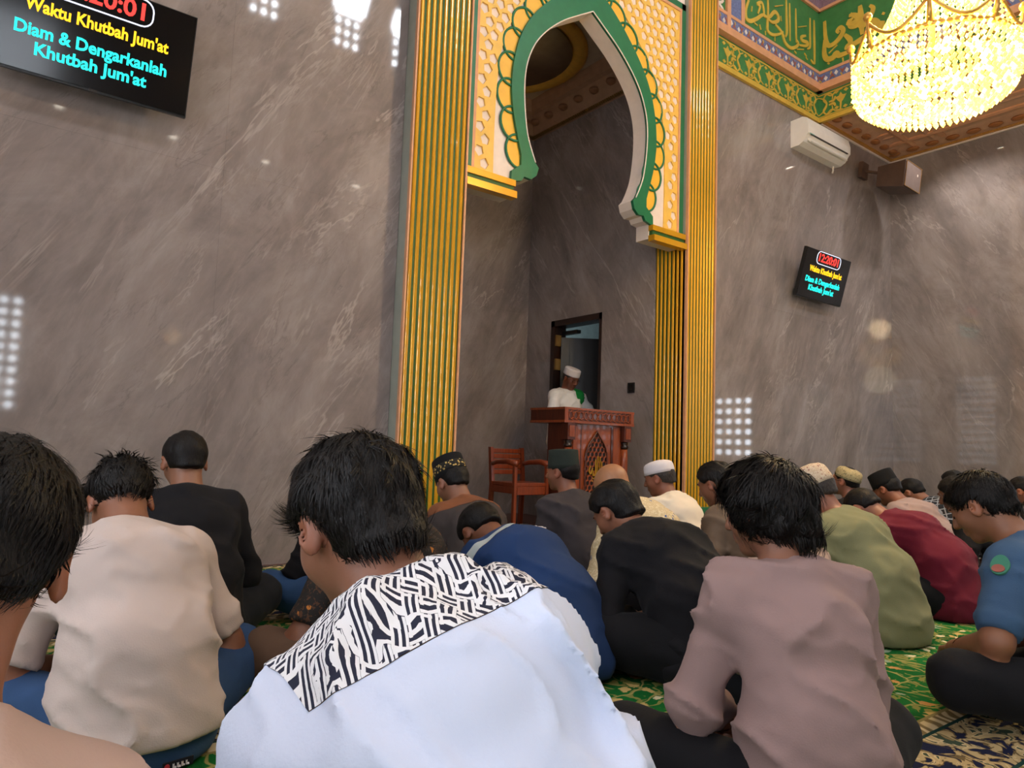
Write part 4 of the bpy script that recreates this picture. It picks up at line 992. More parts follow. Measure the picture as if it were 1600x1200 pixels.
def torso(J, g=0., w=1.):
    l = J['lat']; 
    return [('e', .04, J['pel'], J['s1'], l, (.158*w+g, .122*w+g), (.142*w+g, .110*w+g)), ('e', .06, J['s1'], J['s2'], l, (.142*w+g, .110*w+g), (.155*w+g, .112*w+g)),
            ('e', .06, J['s2'], J['C7']-J['up']*.06, l, (.155*w+g, .110*w+g), (.135*w+g, .083*w+g)),
            ('c', .05, J['shL'], J['C7']-J['up']*.045, .053+g, .050+g), ('c', .05, J['shR'], J['C7']-J['up']*.045, .053+g, .050+g),
            ('c', .04, J['shL'], J['shR'], .056+g, .056+g)]
def arm(J, nm, g=0., upto=None, w=1.):
    a, b, c = J['sh'+nm], J['el'+nm], J['wr'+nm]; out = [('c', .05, a, b, .050*w+g, .042*w+g)]
    out.append(('c', .03, b, c, .044*w+g, .029+g)); return out
def leg(J, nm, g=0., w=1.):
    return [('c', .05, J['hip'+nm], J['kn'+nm], .092*w+g, .064*w+g), ('c', .035, J['kn'+nm], J['an'+nm], .060*w+g, .038+g)]
def hand(J, nm, h):
    wr, d = J['wr'+nm], J['hd'+nm]; sd = -1 if nm == 'L' else 1
    n = unit(np.cross(d, unit(np.cross(V3(0, 0, 1), d)+1e-6))); n = n if n[2] > 0 else -n      # back of the hand up
    s = unit(np.cross(d, n))*sd                                                           # towards the little finger
    kb = wr+d*.085; out = [('e', .02, wr+d*.015, kb, s, (.027, .017), (.040, .015))]
    for i, (o, l) in enumerate(((-.030, .066), (-.010, .074), (.011, .070), (.030, .055))):
        a = kb+s*o-n*.002; m = a+unit(d-n*.45)*l*.5; e = m+unit(d*.55-n)*l*.5
        out += [('c', .006, a-d*.01, m, .0095, .0088), ('c', .006, m, e, .0088, .0072)]
    t0 = wr+d*.03-s*.026; t1 = t0+unit(d*.7-s*.8-n*.2)*.042; out += [('c', .012, t0, t1, .0135, .0108), ('c', .006, t1, t1+unit(d-s*.2-n*.4)*.032, .0105, .0085)]
    return out
def foot(J, nm):
    a, t, so = J['an'+nm], J['to'+nm], J['so'+nm]; d = unit(t-a); n = unit(-so-d*(-so@d)); s = unit(np.cross(d, n))
    he = a-d*.035-n*.02; ball = a+d*.125-n*.028
    out = [('c', .03, a, he, .036, .032), ('e', .03, he, ball, s, (.030, .030), (.042, .022)), ('c', .03, a, ball, .034, .022)]
    for i, o in enumerate((-.032, -.013, .004, .019, .033)):
        r = .0125 if i == 0 else .0095-.0006*i; out.append(('c', .006, ball+s*o*1.0+d*.015, ball+s*o*1.1+d*(.058-.006*i), r, r*.9))
    return out
def head_prims(J, s):
    H, c = J['HR'], J['head']; T = lambda *p: c+H@V3(*p); I = H
    wf = s.get('facew', 1.)
    pr = [('l', .01, T(0, -.012, .028), I, (.076, .096, .086)), ('l', .03, T(0, .028, -.03), I, (.060*wf, .062, .076)), ('l', .02, T(0, .058, -.088), I, (.030, .026, .024)),
          ('l', .02, T(-.036, .052, -.022), I, (.026, .028, .03)), ('l', .02, T(.036, .052, -.022), I, (.026, .028, .03)), ('c', .012, T(-.034, .080, .026), T(.034, .080, .026), .011, .011),
          ('c', .010, T(0, .088, .012), T(0, .106, -.026), .009, .0125), ('l', .006, T(-.013, .094, -.031), I, (.010, .011, .008)), ('l', .006, T(.013, .094, -.031), I, (.010, .011, .008)),
          ('c', .007, T(-.018, .084, -.054), T(.018, .084, -.054), .0075, .0075), ('c', .006, T(-.015, .083, -.066), T(.015, .083, -.066), .008, .008),
          ('c', .03, T(0, -.028, -.055), J['C7']-J['up']*.02, .056, .062)]
    for sd in (-1, 1):
        er = H@rot('Z', -sd*.42)@rot('X', .12)
        pr.append(('l', .008, T(sd*.079, -.008, -.006), er, (.009, .020, .033)))
    return pr
def make_skin_fn(J, s, body, hd):
    H, c = J['HR'], J['head']
    def fn(P):
        d = run(body, P) if body else np.full(len(P), 9., f32)
        d = smin(d, run(hd, P), .03)
        near = np.where(((P-c.astype(f32))**2).sum(1) < .03)[0]
        if len(near):
            q = P[near]; dd = d[near]; loc = (q-c.astype(f32))@H.astype(f32)
            for sd in (-1, 1):
                e = np.sqrt(((loc-np.array([sd*.032, .096, .004], f32))**2).sum(1))-.017; dd = smax(dd, -e, .012)
                l_ = np.sqrt((((loc-np.array([sd*.032, .073, .004], f32))/np.array([1.15, 1, .8], f32))**2).sum(1))-.0135; dd = smin(dd, l_, .004)
                k_ = np.sqrt((((loc-np.array([sd*.087, -.002, -.002], f32))/np.array([.6, .8, 1.35], f32))**2).sum(1))-.0105; dd = smax(dd, -k_, .006)
            d[near] = dd
        return smax(d, .012-P[:, 2], .012)
    return fn
STYLE = {'short': dict(t=.010, nape=-.058, ear=True, sides=.004), 'crop': dict(t=.006, nape=-.05, ear=True, sides=.003), 'full': dict(t=.017, nape=-.078, ear=True, sides=.008), 'long': dict(t=.021, nape=-.09, ear=False, sides=.021),
         'spiky': dict(t=.012, nape=-.045, ear=True, sides=.003), 'fringe': dict(t=.006, nape=-.055, ear=True, sides=.004)}
def hair_fn(J, st, seed):
    H, c = J['HR'].astype(f32), J['head'].astype(f32); o = STYLE[st]; I3 = np.eye(3)
    def fn(P):
        q = (P-c)@H
        t = o['sides']+(o['t']-o['sides'])*np.clip((q[:, 2]+.01)/.07, 0, 1)
        d = p_ell(q, V3(0, -.012, .028), I3, (.076, .096, .086))
        low = p_cap(q, V3(0, -.05, .0), V3(0, -.058, o['nape']+.02), .062, .052); d = smin(d, low, .03)
        st_ = vnoise(q*np.array([140, 45, 45], f32), seed)*.006+vnoise(q*np.array([60, 25, 25], f32), seed+1)*.008-.007
        if st == 'spiky': st_ = st_+np.maximum(0, vnoise(q*np.array([90, 90, 25], f32), seed+2)-.45)*.035*np.clip((q[:, 2]-.02)/.06, 0, 1)
        d = d-t-st_*np.clip(t/.012, .3, 1.6)
        y, z, x = q[:, 1], q[:, 2], np.abs(q[:, 0])
        face = (.75*y-.66*z)-(.017 if st != 'long' else .035)+.0*x
        if st == 'long': face = np.minimum(face, (y-.055))
        d = smax(d, face+vnoise(q*60, seed+3)*.006, .008)
        d = smax(d, (o['nape']-z)+vnoise(q*70, seed+4)*.008+(0 if st == 'long' else np.clip(x-.03, 0, 1)*.35), .01)
        if o['ear']:
            e = np.sqrt((q[:, 1]-.002)**2+(q[:, 2]+.014)**2)-.036; e = np.maximum(e, -(x-.06)*1.0); d = smax(d, -e, .006)
        return d
    return fn
def strands(o, J, n, seed, length=.045, wid=.0009, lift=1.):
    """fine locks of hair combed away from the crown, a part of the hair"""
    r = np.random.default_rng(seed); me = o.data; nv = len(me.vertices); co = np.zeros(nv*3, f32); me.vertices.foreach_get('co', co); co = co.reshape(-1, 3); no = np.zeros(nv*3, f32); me.vertices.foreach_get('normal', no); no = no.reshape(-1, 3)
    H, c = J['HR'], J['head']; ids = r.integers(0, nv, n); p = co[ids].astype(float); nn = no[ids].astype(float)
    l = (p-c)@H; ok = ((l-V3(0, -.012, .028))*(nn@H)).sum(1) > .02; p, nn, l = p[ok], nn[ok], l[ok]; m = len(p)
    fl_ = (l-V3(.012, -.055, .10))@H.T; fl_ += r.normal(0, .012, (m, 3)); fl_ -= nn*(fl_*nn).sum(1)[:, None]; fl_ /= np.linalg.norm(fl_, axis=1)[:, None]+1e-9
    sd = np.cross(fl_, nn); ln = (length*r.uniform(.5, 1.25, m))[:, None]; w = (wid*r.uniform(.6, 1.5, m))[:, None]; up = r.uniform(.0005, .005, m)[:, None]*lift
    vs = []
    for k, (t, ww) in enumerate(((0, 1), (.33, 1), (.67, .8), (1, .15))):
        q = p+fl_*ln*t-nn*((ln*t)**2/.19)*(1.15 if lift < 1.3 else .9)+nn*(up*math.sin(PI*min(t, .8)/1.1)-.003*(k == 0)); vs += [q-sd*w*ww, q+sd*w*ww]
    V = np.stack(vs, 1).reshape(-1, 3); b0 = np.arange(m)*8
    Q = np.concatenate([np.stack([b0+a_, b0+a_+1, b0+a_+3, b0+a_+2], 1) for a_ in (0, 2, 4)])
    b = to_mesh('hair_locks', V, Q, o.data.materials[0], o); b['kind'] = 'stuff'
def cap_obj(J, parent, kind, mat, band=None, tilt=0., size=1., z0=.05, zs=1.):
    H = J['HR']@rot('X', tilt); c = J['head']
    if kind == 'peci': prof = [(1.0, 0), (1.0, .012), (.975, .05), (.94, .092), (.915, .098), (.86, .090), (.5, .088), (.02, .088)]
    elif kind == 'songkok': prof = [(1.0, -.005), (1.0, .02), (.97, .07), (.945, .105), (.92, .110), (.55, .115), (.02, .116)]
    elif kind == 'kufi': prof = [(1.0, 0), (1.0, .01), (.985, .06), (.965, .070), (.9, .076), (.5, .08), (.02, .081)]
    else: prof = [(1.0, 0), (1.005, .02), (.99, .045), (.94, .062), (.8, .075), (.5, .085), (.2, .089), (.02, .09)]
    mb = MB(); mb.lathe([(r*.0905*size, z*zs) for r, z in prof], (0, -.012, z0), 32, sx=.94, sy=1.13)
    M4 = Matrix([list(H[i])+[c[i]] for i in range(3)]+[[0, 0, 0, 1]])
    o = mb.build('cap', mat, parent, True); o.data.transform(M4)
    if band:
        mb = MB(); mb.lathe([(.0908*size, band[1]), (.0925*size, band[1]+.001), (.0925*size*band[3], band[2]-.001), (.0908*size*band[3], band[2])], (0, -.012, z0), 32, sx=.94, sy=1.13, cap=False)
        b = mb.build('cap_band', band[0], o, True); b.data.transform(M4)
    return o
def cut_part(src, planes, name, mat, push=.0015):
    """bisect a garment along planes (point, normal) and lift the piece on the positive side of all of them into its own part"""
    bm = bmesh.new(); bm.from_mesh(src.data)
    for p, n in planes: bmesh.ops.bisect_plane(bm, geom=bm.verts[:]+bm.edges[:]+bm.faces[:], plane_co=p, plane_no=n)
    sel = [f for f in bm.faces if all((f.calc_center_median()-Vector(p)).dot(Vector(n)) > 0 for p, n in planes)]
    keep = bm.copy(); bm.faces.ensure_lookup_table(); keep.faces.ensure_lookup_table()
    ids = {f.index for f in sel}
    bmesh.ops.delete(bm, geom=[f for f in bm.faces if f.index in ids], context='FACES'); bm.to_mesh(src.data)
    bmesh.ops.delete(keep, geom=[f for f in keep.faces if f.index not in ids], context='FACES')
    keep.normal_update()
    for v in keep.verts: v.co += v.normal*push
    me = bpy.data.meshes.new(name); keep.to_mesh(me); bm.free(); keep.free()
    o = link(name, me, mat, src); me.polygons.foreach_set('use_smooth', [True]*len(me.polygons)); return o

def solve(s):
    """spine lean that brings the head to the height the photograph shows, then the seat's place on the floor"""
    px, py, z = s['px']; tgt = at(px, py, z); sc = s.setdefault('scale', .96)
    yaw = s.get('yaw', 0.)
    l0 = s.get('lean'); rng_ = np.linspace(-.1, 1.2, 66) if l0 is None else np.linspace(max(-.12, l0-.2), l0+.2, 41)
    best = None
    for l in rng_:
        s['lean'] = l; J = pose(s); e = abs(J['head'][2]*sc-tgt[2])
        if best is None or e < best[0]: best = (e, l)
    s['lean'] = best[1]
    if best[0] > .003: s['scale'] = sc = sc*tgt[2]/(pose(s)['head'][2]*sc)
    J = pose(s); hw = rot('Z', yaw)@(J['head']*sc)
    return (tgt[0]-hw[0], tgt[1]-hw[1], 0.), yaw, J

def person(s):
    loc, yaw, J = solve(s); sc = s.setdefault('scale', .96); dist = s['px'][2]; seed = abs(int(s['px'][0]))+11
    h = s.get('h', .0085 if dist < 1.6 else .011 if dist < 2.4 else .014)
    w = s.get('w', 1.)
    skin = np.array(lin(s.get('skin', '#8a5a42'))[:3])
    body = torso(J, 0, w)[:6]
    for nm in 'LR': body += arm(J, nm, 0)+leg(J, nm, 0)
    hd = head_prims(J, s)
    extra = []; boxes = []
    for nm in 'LR':
        if not s.get('nohand'+nm): extra += hand(J, nm, h)
        extra += foot(J, nm)
    fn = make_skin_fn(J, s, body+extra, hd)
    hfine = s.get('hf', .0045 if dist < 2.6 else .0065)
    def colf(P):
        c = np.tile(skin, (len(P), 1)); q = (P-J['head'].astype(f32))@J['HR'].astype(f32)
        lip = np.exp(-(((q[:, 0])/.022)**2+((q[:, 1]-.09)/.02)**2+((q[:, 2]+.06)/.011)**2)); c = c*(1-lip[:, None]*.5)+lip[:, None]*.5*np.array([.22, .07, .06])
        ear = np.exp(-(((np.abs(q[:, 0])-.08)/.02)**2+((q[:, 1]+.008)/.025)**2+((q[:, 2]+.006)/.035)**2)); c = c*(1+ear[:, None]*np.array([.25, .05, .0]))
        jaw = np.clip((-.03-q[:, 2])/.04, 0, 1)*np.clip((q[:, 1]-.0)/.04, 0, 1)*(np.abs(q[:, 0]) < .09)*(q[:, 2] > -.13); c = c*(1-.22*jaw[:, None])
        return c
    sl = s.get('sleeve', 1.0)
    # the whole body on a medium grid, head and hands and feet refined from the same field
    lo, hi = bounds(body+hd+extra, .03)
    rb = [(J['head']-.15, J['head']+.15)]
    for nm in 'LR':
        if not s.get('nohand'+nm): p = bounds(hand(J, nm, h), .012); rb.append(p)
        rb.append(bounds(foot(J, nm), .012))
    vA, qA = polygonise(fn, lo, hi, .022 if sl > .8 else .014)
    cen = vA[qA].mean(1); keep = np.ones(len(qA), bool)
    for a, b in rb: keep &= ~((cen > a).all(1) & (cen < b).all(1))
    VV = [vA]; QQ = [qA[keep]]; k = len(vA); done = []
    for i, (a, b) in enumerate(rb):
        hh = hfine if i == 0 else (.0045 if dist < 2.7 else .0065)
        v_, q_ = polygonise(fn, a-3*hh, b+3*hh, hh); ce_ = v_[q_].mean(1); m = ((ce_ > a-.004) & (ce_ < b+.004)).all(1)
        for a2, b2 in done: m &= ~((ce_ > a2) & (ce_ < b2)).all(1)
        VV.append(v_); QQ.append(q_[m]+k); k += len(v_); done.append((a, b))
    root = to_mesh('person', np.concatenate(VV), np.concatenate(QQ), M_SKIN, None, colf)
    root.location = loc; root.rotation_euler = (0, 0, yaw); root.scale = (sc,)*3
    tag(root, s['label'], 'person', s.get('group', 'seated worshippers'))
    # shirt
    g = s.get('loose', .013); sh = torso(J, g, w)
    lowz = s.get('hem', .02)
    if s.get('hemflare', True): sh.append(('e', .08, J['pel']-V3(0, 0, .05), J['s1'], J['lat'], (.178*w+g, .150*w+g), (.15*w+g, .115*w+g)))
    sl = s.get('sleeve', 1.0); ends = []
    for nm in 'LR':
        a_, b_, c_ = J['sh'+nm], J['el'+nm], J['wr'+nm]
        if sl <= .6:
            e_ = a_+(b_-a_)*sl/.5*.92; sh.append(('c', .045, a_, e_, .053+g, .054+g)); ends.append((e_, unit(b_-a_), .05))
        else:
            sh.append(('c', .045, a_, b_, .051+g, .047+g)); e_ = b_+(c_-b_)*(sl-.5)/.5*.9; sh.append(('c', .03, b_, e_, .047+g, (.044 if sl > .8 else .048)+g*.4)); ends.append((e_, unit(c_-b_), .05))
    nk = unit(J['sk']-J['C7']); coll = s.get('collar', .04); 
    cdir = unit(nk+J['up']*.6)
    if coll: sh.append(('c', .012, J['C7']-cdir*.02-J['fw']*.004+J['fw']*.012, J['C7']+cdir*coll+J['fw']*.012, .066, .062))
    fa = s.get('folds', .016); hemdrop = s.get('hemz', .03)
    Rt = rot('Y', s.get('foldrot', .5)).astype(f32)
    def sfn(P):
        d = run(sh, P)
        q = (P@Rt)
        n1 = vnoise(q*np.array([5, 5, 11], f32)+seed, seed); n2 = vnoise(q*np.array([11, 11, 24], f32)+seed*2, seed+5)
        r1 = np.clip(1-np.abs(2*n1-1)*2.2, 0, 1); r2_ = np.clip(1-np.abs(2*n2-1)*2.4, 0, 1); d = d-fa*(r1*r1-.25)-fa*.35*(r2_*r2_-.2)
        d = smax(d, hemdrop-P[:, 2], .01)
        # keep the front open below the belly so the lap shows
        d = smax(d, (P[:, 1]-(.20 if not (s.get('longfront') or s['lean'] > .5) else .9))-np.clip((P[:, 2]-.20)*3, 0, 9), .02)
        for e, ax, rr in ends:
            q2 = P-e.astype(f32); al = q2@ax.astype(f32); ra = np.sqrt(np.maximum((q2*q2).sum(1)-al*al, 0)); d = np.where((al > -.01) & (al < .12) & (ra < rr+.05), np.maximum(d, al), d)
        if coll:
            ce = J['C7']+cdir*coll+J['fw']*.012; q2 = P-ce.astype(f32); al = q2@cdir.astype(f32); ra = np.sqrt(np.maximum((q2*q2).sum(1)-al*al, 0)); d = np.where((al > -.02) & (ra < .11), np.maximum(d, al+.004), d)
        return d
    lo, hi = bounds(sh, .04); v_, q_ = polygonise(sfn, lo, hi, h); shirt = to_mesh('shirt', v_, q_, s['shirt'], root)
    # trousers
    tr = [('e', .04, J['pel']-V3(0, 0, .02), J['s1']*.5+J['pel']*.5, J['lat'], (.168*w+.012, .13*w+.012), (.155*w+.008, .115*w+.008))]
    cuff = []
    for nm in 'LR':
        k1 = J['kn'+nm]; e_ = k1+(J['an'+nm]-k1)*.9; tr += [('c', .05, J['hip'+nm], k1, .108*w, .082), ('c', .04, k1, e_, .078, .058)]; cuff.append((e_, unit(J['an'+nm]-k1)))
    def tfn(P):
        d = run(tr, P); d = d-.010*(np.abs(vnoise(P*np.array([9, 9, 13], f32), seed+9)-.5)*-2+.5); d = smax(d, .012-P[:, 2], .02)
        for e, ax in cuff:
            q2 = P-e.astype(f32); al = q2@ax.astype(f32); ra = np.sqrt(np.maximum((q2*q2).sum(1)-al*al, 0)); d = np.where((al > -.01) & (al < .1) & (ra < .09), np.maximum(d, al), d)
        return d
    lo, hi = bounds(tr, .03); v_, q_ = polygonise(tfn, lo, hi, max(h, .011)); trs = to_mesh('trousers', v_, q_, s['trousers'], root)
    # hair
    hair = None
    if s.get('hair'):
        hf = hair_fn(J, s['hair'], seed); a = J['head']-.16; b = J['head']+.16
        v_, q_ = polygonise(hf, a, b, .0045 if dist < 1.6 else .006); hair = to_mesh('hair', v_, q_, s.get('hairmat', M_HAIR), root)
        if dist < 2.7: strands(hair, J, s.get('nst', 2600), seed, s.get('hlen', .045), .0008 if dist < 1.6 else .0014, s.get('lift', 1.))
    if s.get('cap'): cap_obj(J, root, **s['cap'])
    # brows and lashes
    c, H = J['head'], J['HR']; T = lambda *p: c+H@V3(*p)
    if s.get('face', True):
        for sd in (-1, 1):
            mb = MB(); mb.tube([T(sd*.014, .0905, .027), T(sd*.032, .0895, .032), T(sd*.05, .076, .026)], [.003, .0042, .002], 6); mb.build('eyebrow', s.get('hairmat', M_HAIR), root, True)
            mb = MB(); mb.tube([T(sd*.019, .0845, .001), T(sd*.032, .0885, -.002), T(sd*.045, .080, .002)], [.0012, .002, .0012], 5); mb.build('eyelashes', M_HAIR, root, True)
    if s.get('moustache'):
        mb = MB(); mb.tube([T(-.022, .084, -.05), T(0, .0925, -.045), T(.022, .084, -.05)], [.003, .005, .003], 6); mb.build('moustache', s.get('hairmat', M_HAIR), root, True)
    if s.get('glasses'):
        mb = MB()
        for sd in (-1, 1):
            mb.tube([T(sd*.033+.021*math.cos(a), .098-.004*abs(math.cos(a)), .002+.016*math.sin(a)) for a in np.linspace(0, 2*PI, 15)[:-1]], .0016, 5, True)
            mb.tube([T(sd*.054, .094, .006), T(sd*.078, .05, .008), T(sd*.083, -.005, .006), T(sd*.08, -.02, -.01)], .0016, 5)
        mb.tube([T(-.012, .1, .004), T(0, .104, .007), T(.012, .1, .004)], .0016, 5); mb.build('glasses', plain('spectacle_frame', '#1a1412', .3, .3), root)
    s['J'] = J; s['root'] = root; s['shirt_o'] = shirt; s['tr_o'] = trs
    return s

F_WHITE = fabric('white_shirt', '#d3dbf2'); F_POLO = fabric('cream_polo', '#bdaca5'); F_BEIGE = fabric('beige_shirt', '#b1968b'); F_MAUVE = fabric('mauve_shirt', '#927875'); F_BLACK = fabric('black_cloth', '#0d0c11')
F_BLACK2 = fabric('black_shirt', '#0f0d12'); F_NAVY = fabric('navy_trousers', '#0f1119'); F_JEANS = fabric('blue_denim', '#2f4a70', .9, .25); F_BLUEJ = fabric('blue_work_jacket', '#1c3560'); F_GREY = fabric('charcoal_shirt', '#3c3639'); F_GREYB = fabric('grey_brown_shirt', '#413836')
F_CREAM = fabric('cream_white_shirt', '#e0d4c4'); F_TAUPE = fabric('taupe_shirt', '#6e5c4e'); F_KHAKI = fabric('khaki_green_shirt', '#807e5c'); F_MAROON = fabric('maroon_shirt', '#611226'); F_ROSE = fabric('rose_grey_shirt', '#a08a86'); F_DENIM = fabric('blue_denim_shirt', '#3d5878', .85, .2)
F_BROWNT = fabric('brown_trousers', '#5a4436'); F_ROBE = fabric('white_robe', '#e6e2e0'); F_SHAWL = fabric('green_shawl', '#0d7a34'); F_RUST = fabric('rust_yoke', '#7a4a30'); F_SILVER = fabric('silver_tape', '#a9b2b4', .5); F_PINKB = fabric('pink_beige_shirt', '#b09484')
F_FLORAL = print_floral('floral_print', '#16100e', '#b06a24', 22, '#4a2c16'); F_BATIK = print_fret('batik_fret_print', '#171a33', '#e8e6ea', 50, .75); F_BATIK2 = print_floral('batik_cream_print', '#c9b48e', '#31508a', 26, '#e2d4b4'); F_PLAID = print_plaid('plaid_print', '#14161f', '#b8bcc8', 22)
F_PECI = fabric('black_velvet', '#151416', .9); F_PECIG = fabric('dark_green_velvet', '#2a302b', .9); F_CAPW = fabric('white_cap_cloth', '#dcd4d8', .8); F_CAPK = print_floral('knit_cap_print', '#c2aa90', '#8a4c44', 55, '#d9cbb4', .42); F_CAPP = print_floral('patterned_cap_print', '#9a8a64', '#4a4634', 60, '#c2b48c', .4)
F_GOLDB = print_floral('gold_embroidery', '#17140f', '#c8a860', 62, None, .5)

P = {}
def put(key, **s): P[key] = person(s)
put('edge', px=(-45, 872, .68), lean=.25, hunch=.3, hpitch=.45, hroll=.2, roll=.42, hyaw=.12, yaw=-.08, hair='short', shirt=F_BEIGE, trousers=F_NAVY, skin='#9a6448', sleeve=.5, label='man in beige shirt cut off by the left picture edge, nearest the camera', hlen=.035, nst=5000, lift=.6, collar=.03)
put('batik', px=(556, 822, 1.06), lean=.5, hunch=.6, hpitch=.58, roll=-.20, hyaw=.10, hroll=-.05, hair='full', shirt=F_WHITE, trousers=F_NAVY, skin='#8a5a44', sleeve=1., label='hunched man in white shirt with black and white fret-patterned yoke, centre foreground', hlen=.035, nst=6000, lift=.6, folds=.028, foldrot=.9, w=1.06)
put('mauve', px=(1194, 797, 1.64), yaw=-.48, lean=-.02, hunch=.30, hpitch=.25, hyaw=.6, hroll=.05, hair='long', shirt=F_MAUVE, trousers=F_BLACK, skin='#8c5c46', sleeve=1., label='man in mauve collarless shirt with bushy black hair, right foreground', hlen=.06, nst=6500, lift=1.2, folds=.020, collar=.045, kneeout=.36, w=.86, shw=.14)
put('polo', px=(188, 785, 2.0), yaw=.05, lean=.38, hunch=.65, hpitch=.85, hair='spiky', shirt=F_POLO, trousers=F_JEANS, skin='#87563e', sleeve=.5, label='man in cream polo shirt and blue jeans bowing his head, seen from behind', collar=.03, hemz=.085, w=1.0)
put('black_left', px=(288, 722, 2.75), lean=.2, hunch=.35, hpitch=.35, hair='short', shirt=F_BLACK2, trousers=F_NAVY, skin='#8f6048', label='man in black shirt sitting against the left marble wall', nst=1800)
put('floral', px=(574, 772, 2.42), lean=.3, hunch=.4, hpitch=.5, hair='short', shirt=F_FLORAL, trousers=F_BROWNT, skin='#7a4c36', sleeve=.5, label='man in black and orange floral shirt mostly hidden behind the white-shirted man', kneeout=.37)
put('jeans', px=(535, 748, 3.35), lean=.2, hunch=.4, hpitch=.4, hair='short', shirt=F_BLACK2, trousers=F_JEANS, skin='#7a4c36', label='man in blue jeans in the front row, only his knee and lap showing', kneeout=.37)
put('goldcap', px=(706, 755, 3.60), lean=.3, hunch=.4, hpitch=.5, hyaw=.1, hair='crop', shirt=F_GREYB, trousers=F_BLACK, skin='#8a5c46', label='man with gold-banded black cap and rust-topped grey shirt by the left pillar', cap=dict(kind='songkok', mat=F_PECI, band=(F_GOLDB, .022, .066, .97), z0=.03))
put('bluejacket', px=(752, 832, 2.85), hunch=.62, hpitch=1.15, hair='short', shirt=F_BLUEJ, trousers=F_NAVY, skin='#7a4c36', label='man in blue work jacket with silver reflective stripe, bent far forward', w=1.08, folds=.012, nst=1500)
put('greycap', px=(878, 738, 4.00), lean=.08, hunch=.3, hpitch=.05, hyaw=.35, hair='crop', shirt=F_GREY, trousers=F_BLACK, skin='#8a5640', label='man in charcoal shirt and dark green cap facing the lectern', cap=dict(kind='songkok', mat=F_PECIG, z0=.03))
put('bald', px=(957, 762, 3.45), lean=.5, hunch=.5, hpitch=.75, hyaw=.2, shirt=F_BATIK2, trousers=F_BLACK, skin='#a87450', label='bald man in cream and blue batik shirt bowing before the lectern', hair=None)
put('blackshirt', px=(962, 800, 2.85), scale=1.05, lean=.45, hunch=.5, hpitch=.7, hyaw=.12, hair='full', shirt=F_BLACK2, trousers=F_BLACK, skin='#8a5840', label='man in plain black shirt bowed forward at the centre, cross-legged', w=1.15, shw=.16, nst=2200)
put('whitecap', px=(1030, 748, 4.35), lean=.15, hunch=.35, hpitch=.25, hyaw=.4, hair='crop', shirt=F_CREAM, trousers=F_NAVY, skin='#8a543e', hairmat=M_HAIRG, label='man in cream white shirt and white skullcap by the right pillar', cap=dict(kind='skull', mat=F_CAPW, z0=.035, size=1.03))
put('taupe', px=(1118, 757, 3.8), lean=.25, hunch=.4, hpitch=.4, hyaw=.2, hair='full', shirt=F_TAUPE, trousers=F_BLACK, skin='#8a5840', label='man in taupe shirt in profile just left of the bushy-haired man')
put('hidden', px=(1192, 805, 2.2), w=.85, shw=.135, lean=.0, kneeout=.13, hunch=.3, hpitch=.5, hair='short', shirt=F_PINKB, trousers=F_BLACK, skin='#8a5840', label='man in pinkish beige shirt hidden behind the bushy-haired man', nst=500)
put('khaki', px=(1270, 768, 3.40), lean=.32, hunch=.45, hpitch=.45, hyaw=.2, hair='crop', shirt=F_KHAKI, trousers=F_BLACK, skin='#8a543e', hairmat=M_HAIRG, label='man in khaki green shirt and patterned knitted skullcap', cap=dict(kind='skull', mat=F_CAPK, z0=.012, zs=1.3, size=1.07, tilt=-.1), w=1.0, hemz=.012)
put('patterncap', px=(1320, 752, 4.90), lean=.05, hunch=.25, hpitch=-.05, hyaw=.1, hair='crop', shirt=F_BLACK2, trousers=F_BLACK, skin='#8a5640', label='man with glasses and olive patterned cap looking up by the far wall', glasses=True, cap=dict(kind='skull', mat=F_CAPP, z0=.03, tilt=.3, size=1.02))
put('maroon', px=(1348, 795, 4.00), hunch=.6, hpitch=.95, hair='crop', shirt=F_MAROON, trousers=F_BLACK, skin='#8f5c44', label='man in maroon shirt bent forward with cropped hair', w=1.1, hemz=.012)
put('rose', px=(1385, 765, 5.20), lean=.35, hunch=.45, hpitch=.5, hair='crop', shirt=F_ROSE, trousers=F_BLACK, skin='#8a543c', label='man in rose grey shirt and black cap in the far right row', cap=dict(kind='songkok', mat=F_PECI, z0=.03))
put('plaid', px=(1424, 770, 6.0), lean=.55, hunch=.5, hpitch=.7, hair='short', shirt=F_PLAID, trousers=F_BLACK, skin='#8a5840', label='man in dark plaid shirt leaning forward in the far right row', w=1.06)
put('darkright', px=(1492, 772, 4.40), lean=.3, hunch=.4, hpitch=.4, hair='short', shirt=F_BLACK2, trousers=F_BLACK, skin='#8a5840', label='man in black shirt sitting behind the blue denim man, far right')
put('farhead', px=(1488, 755, 5.95), lean=.15, hunch=.35, hpitch=.2, hair='short', shirt=F_GREY, trousers=F_BLACK, skin='#8a5840', label='farthest man of the right row, only his face and hair showing')
put('edgehead', px=(1597, 768, 5.3), lean=.25, hunch=.4, hpitch=.4, hair='short', shirt=F_GREYB, trousers=F_BLACK, skin='#8a5840', label='man at the right picture edge of whom only black hair shows')
put('denim', px=(1532, 792, 2.42), yaw=.02, lean=.22, hunch=.5, hpitch=.55, hair='short', shirt=F_DENIM, trousers=F_BLACK, skin='#8a5a40', sleeve=.5, label='man in blue denim shirt with round arm badge sitting in profile at right', nst=3000, kneeout=.40, collar=.03, handL=(-.16, .36, .19), handR=(.05, .30, .2))
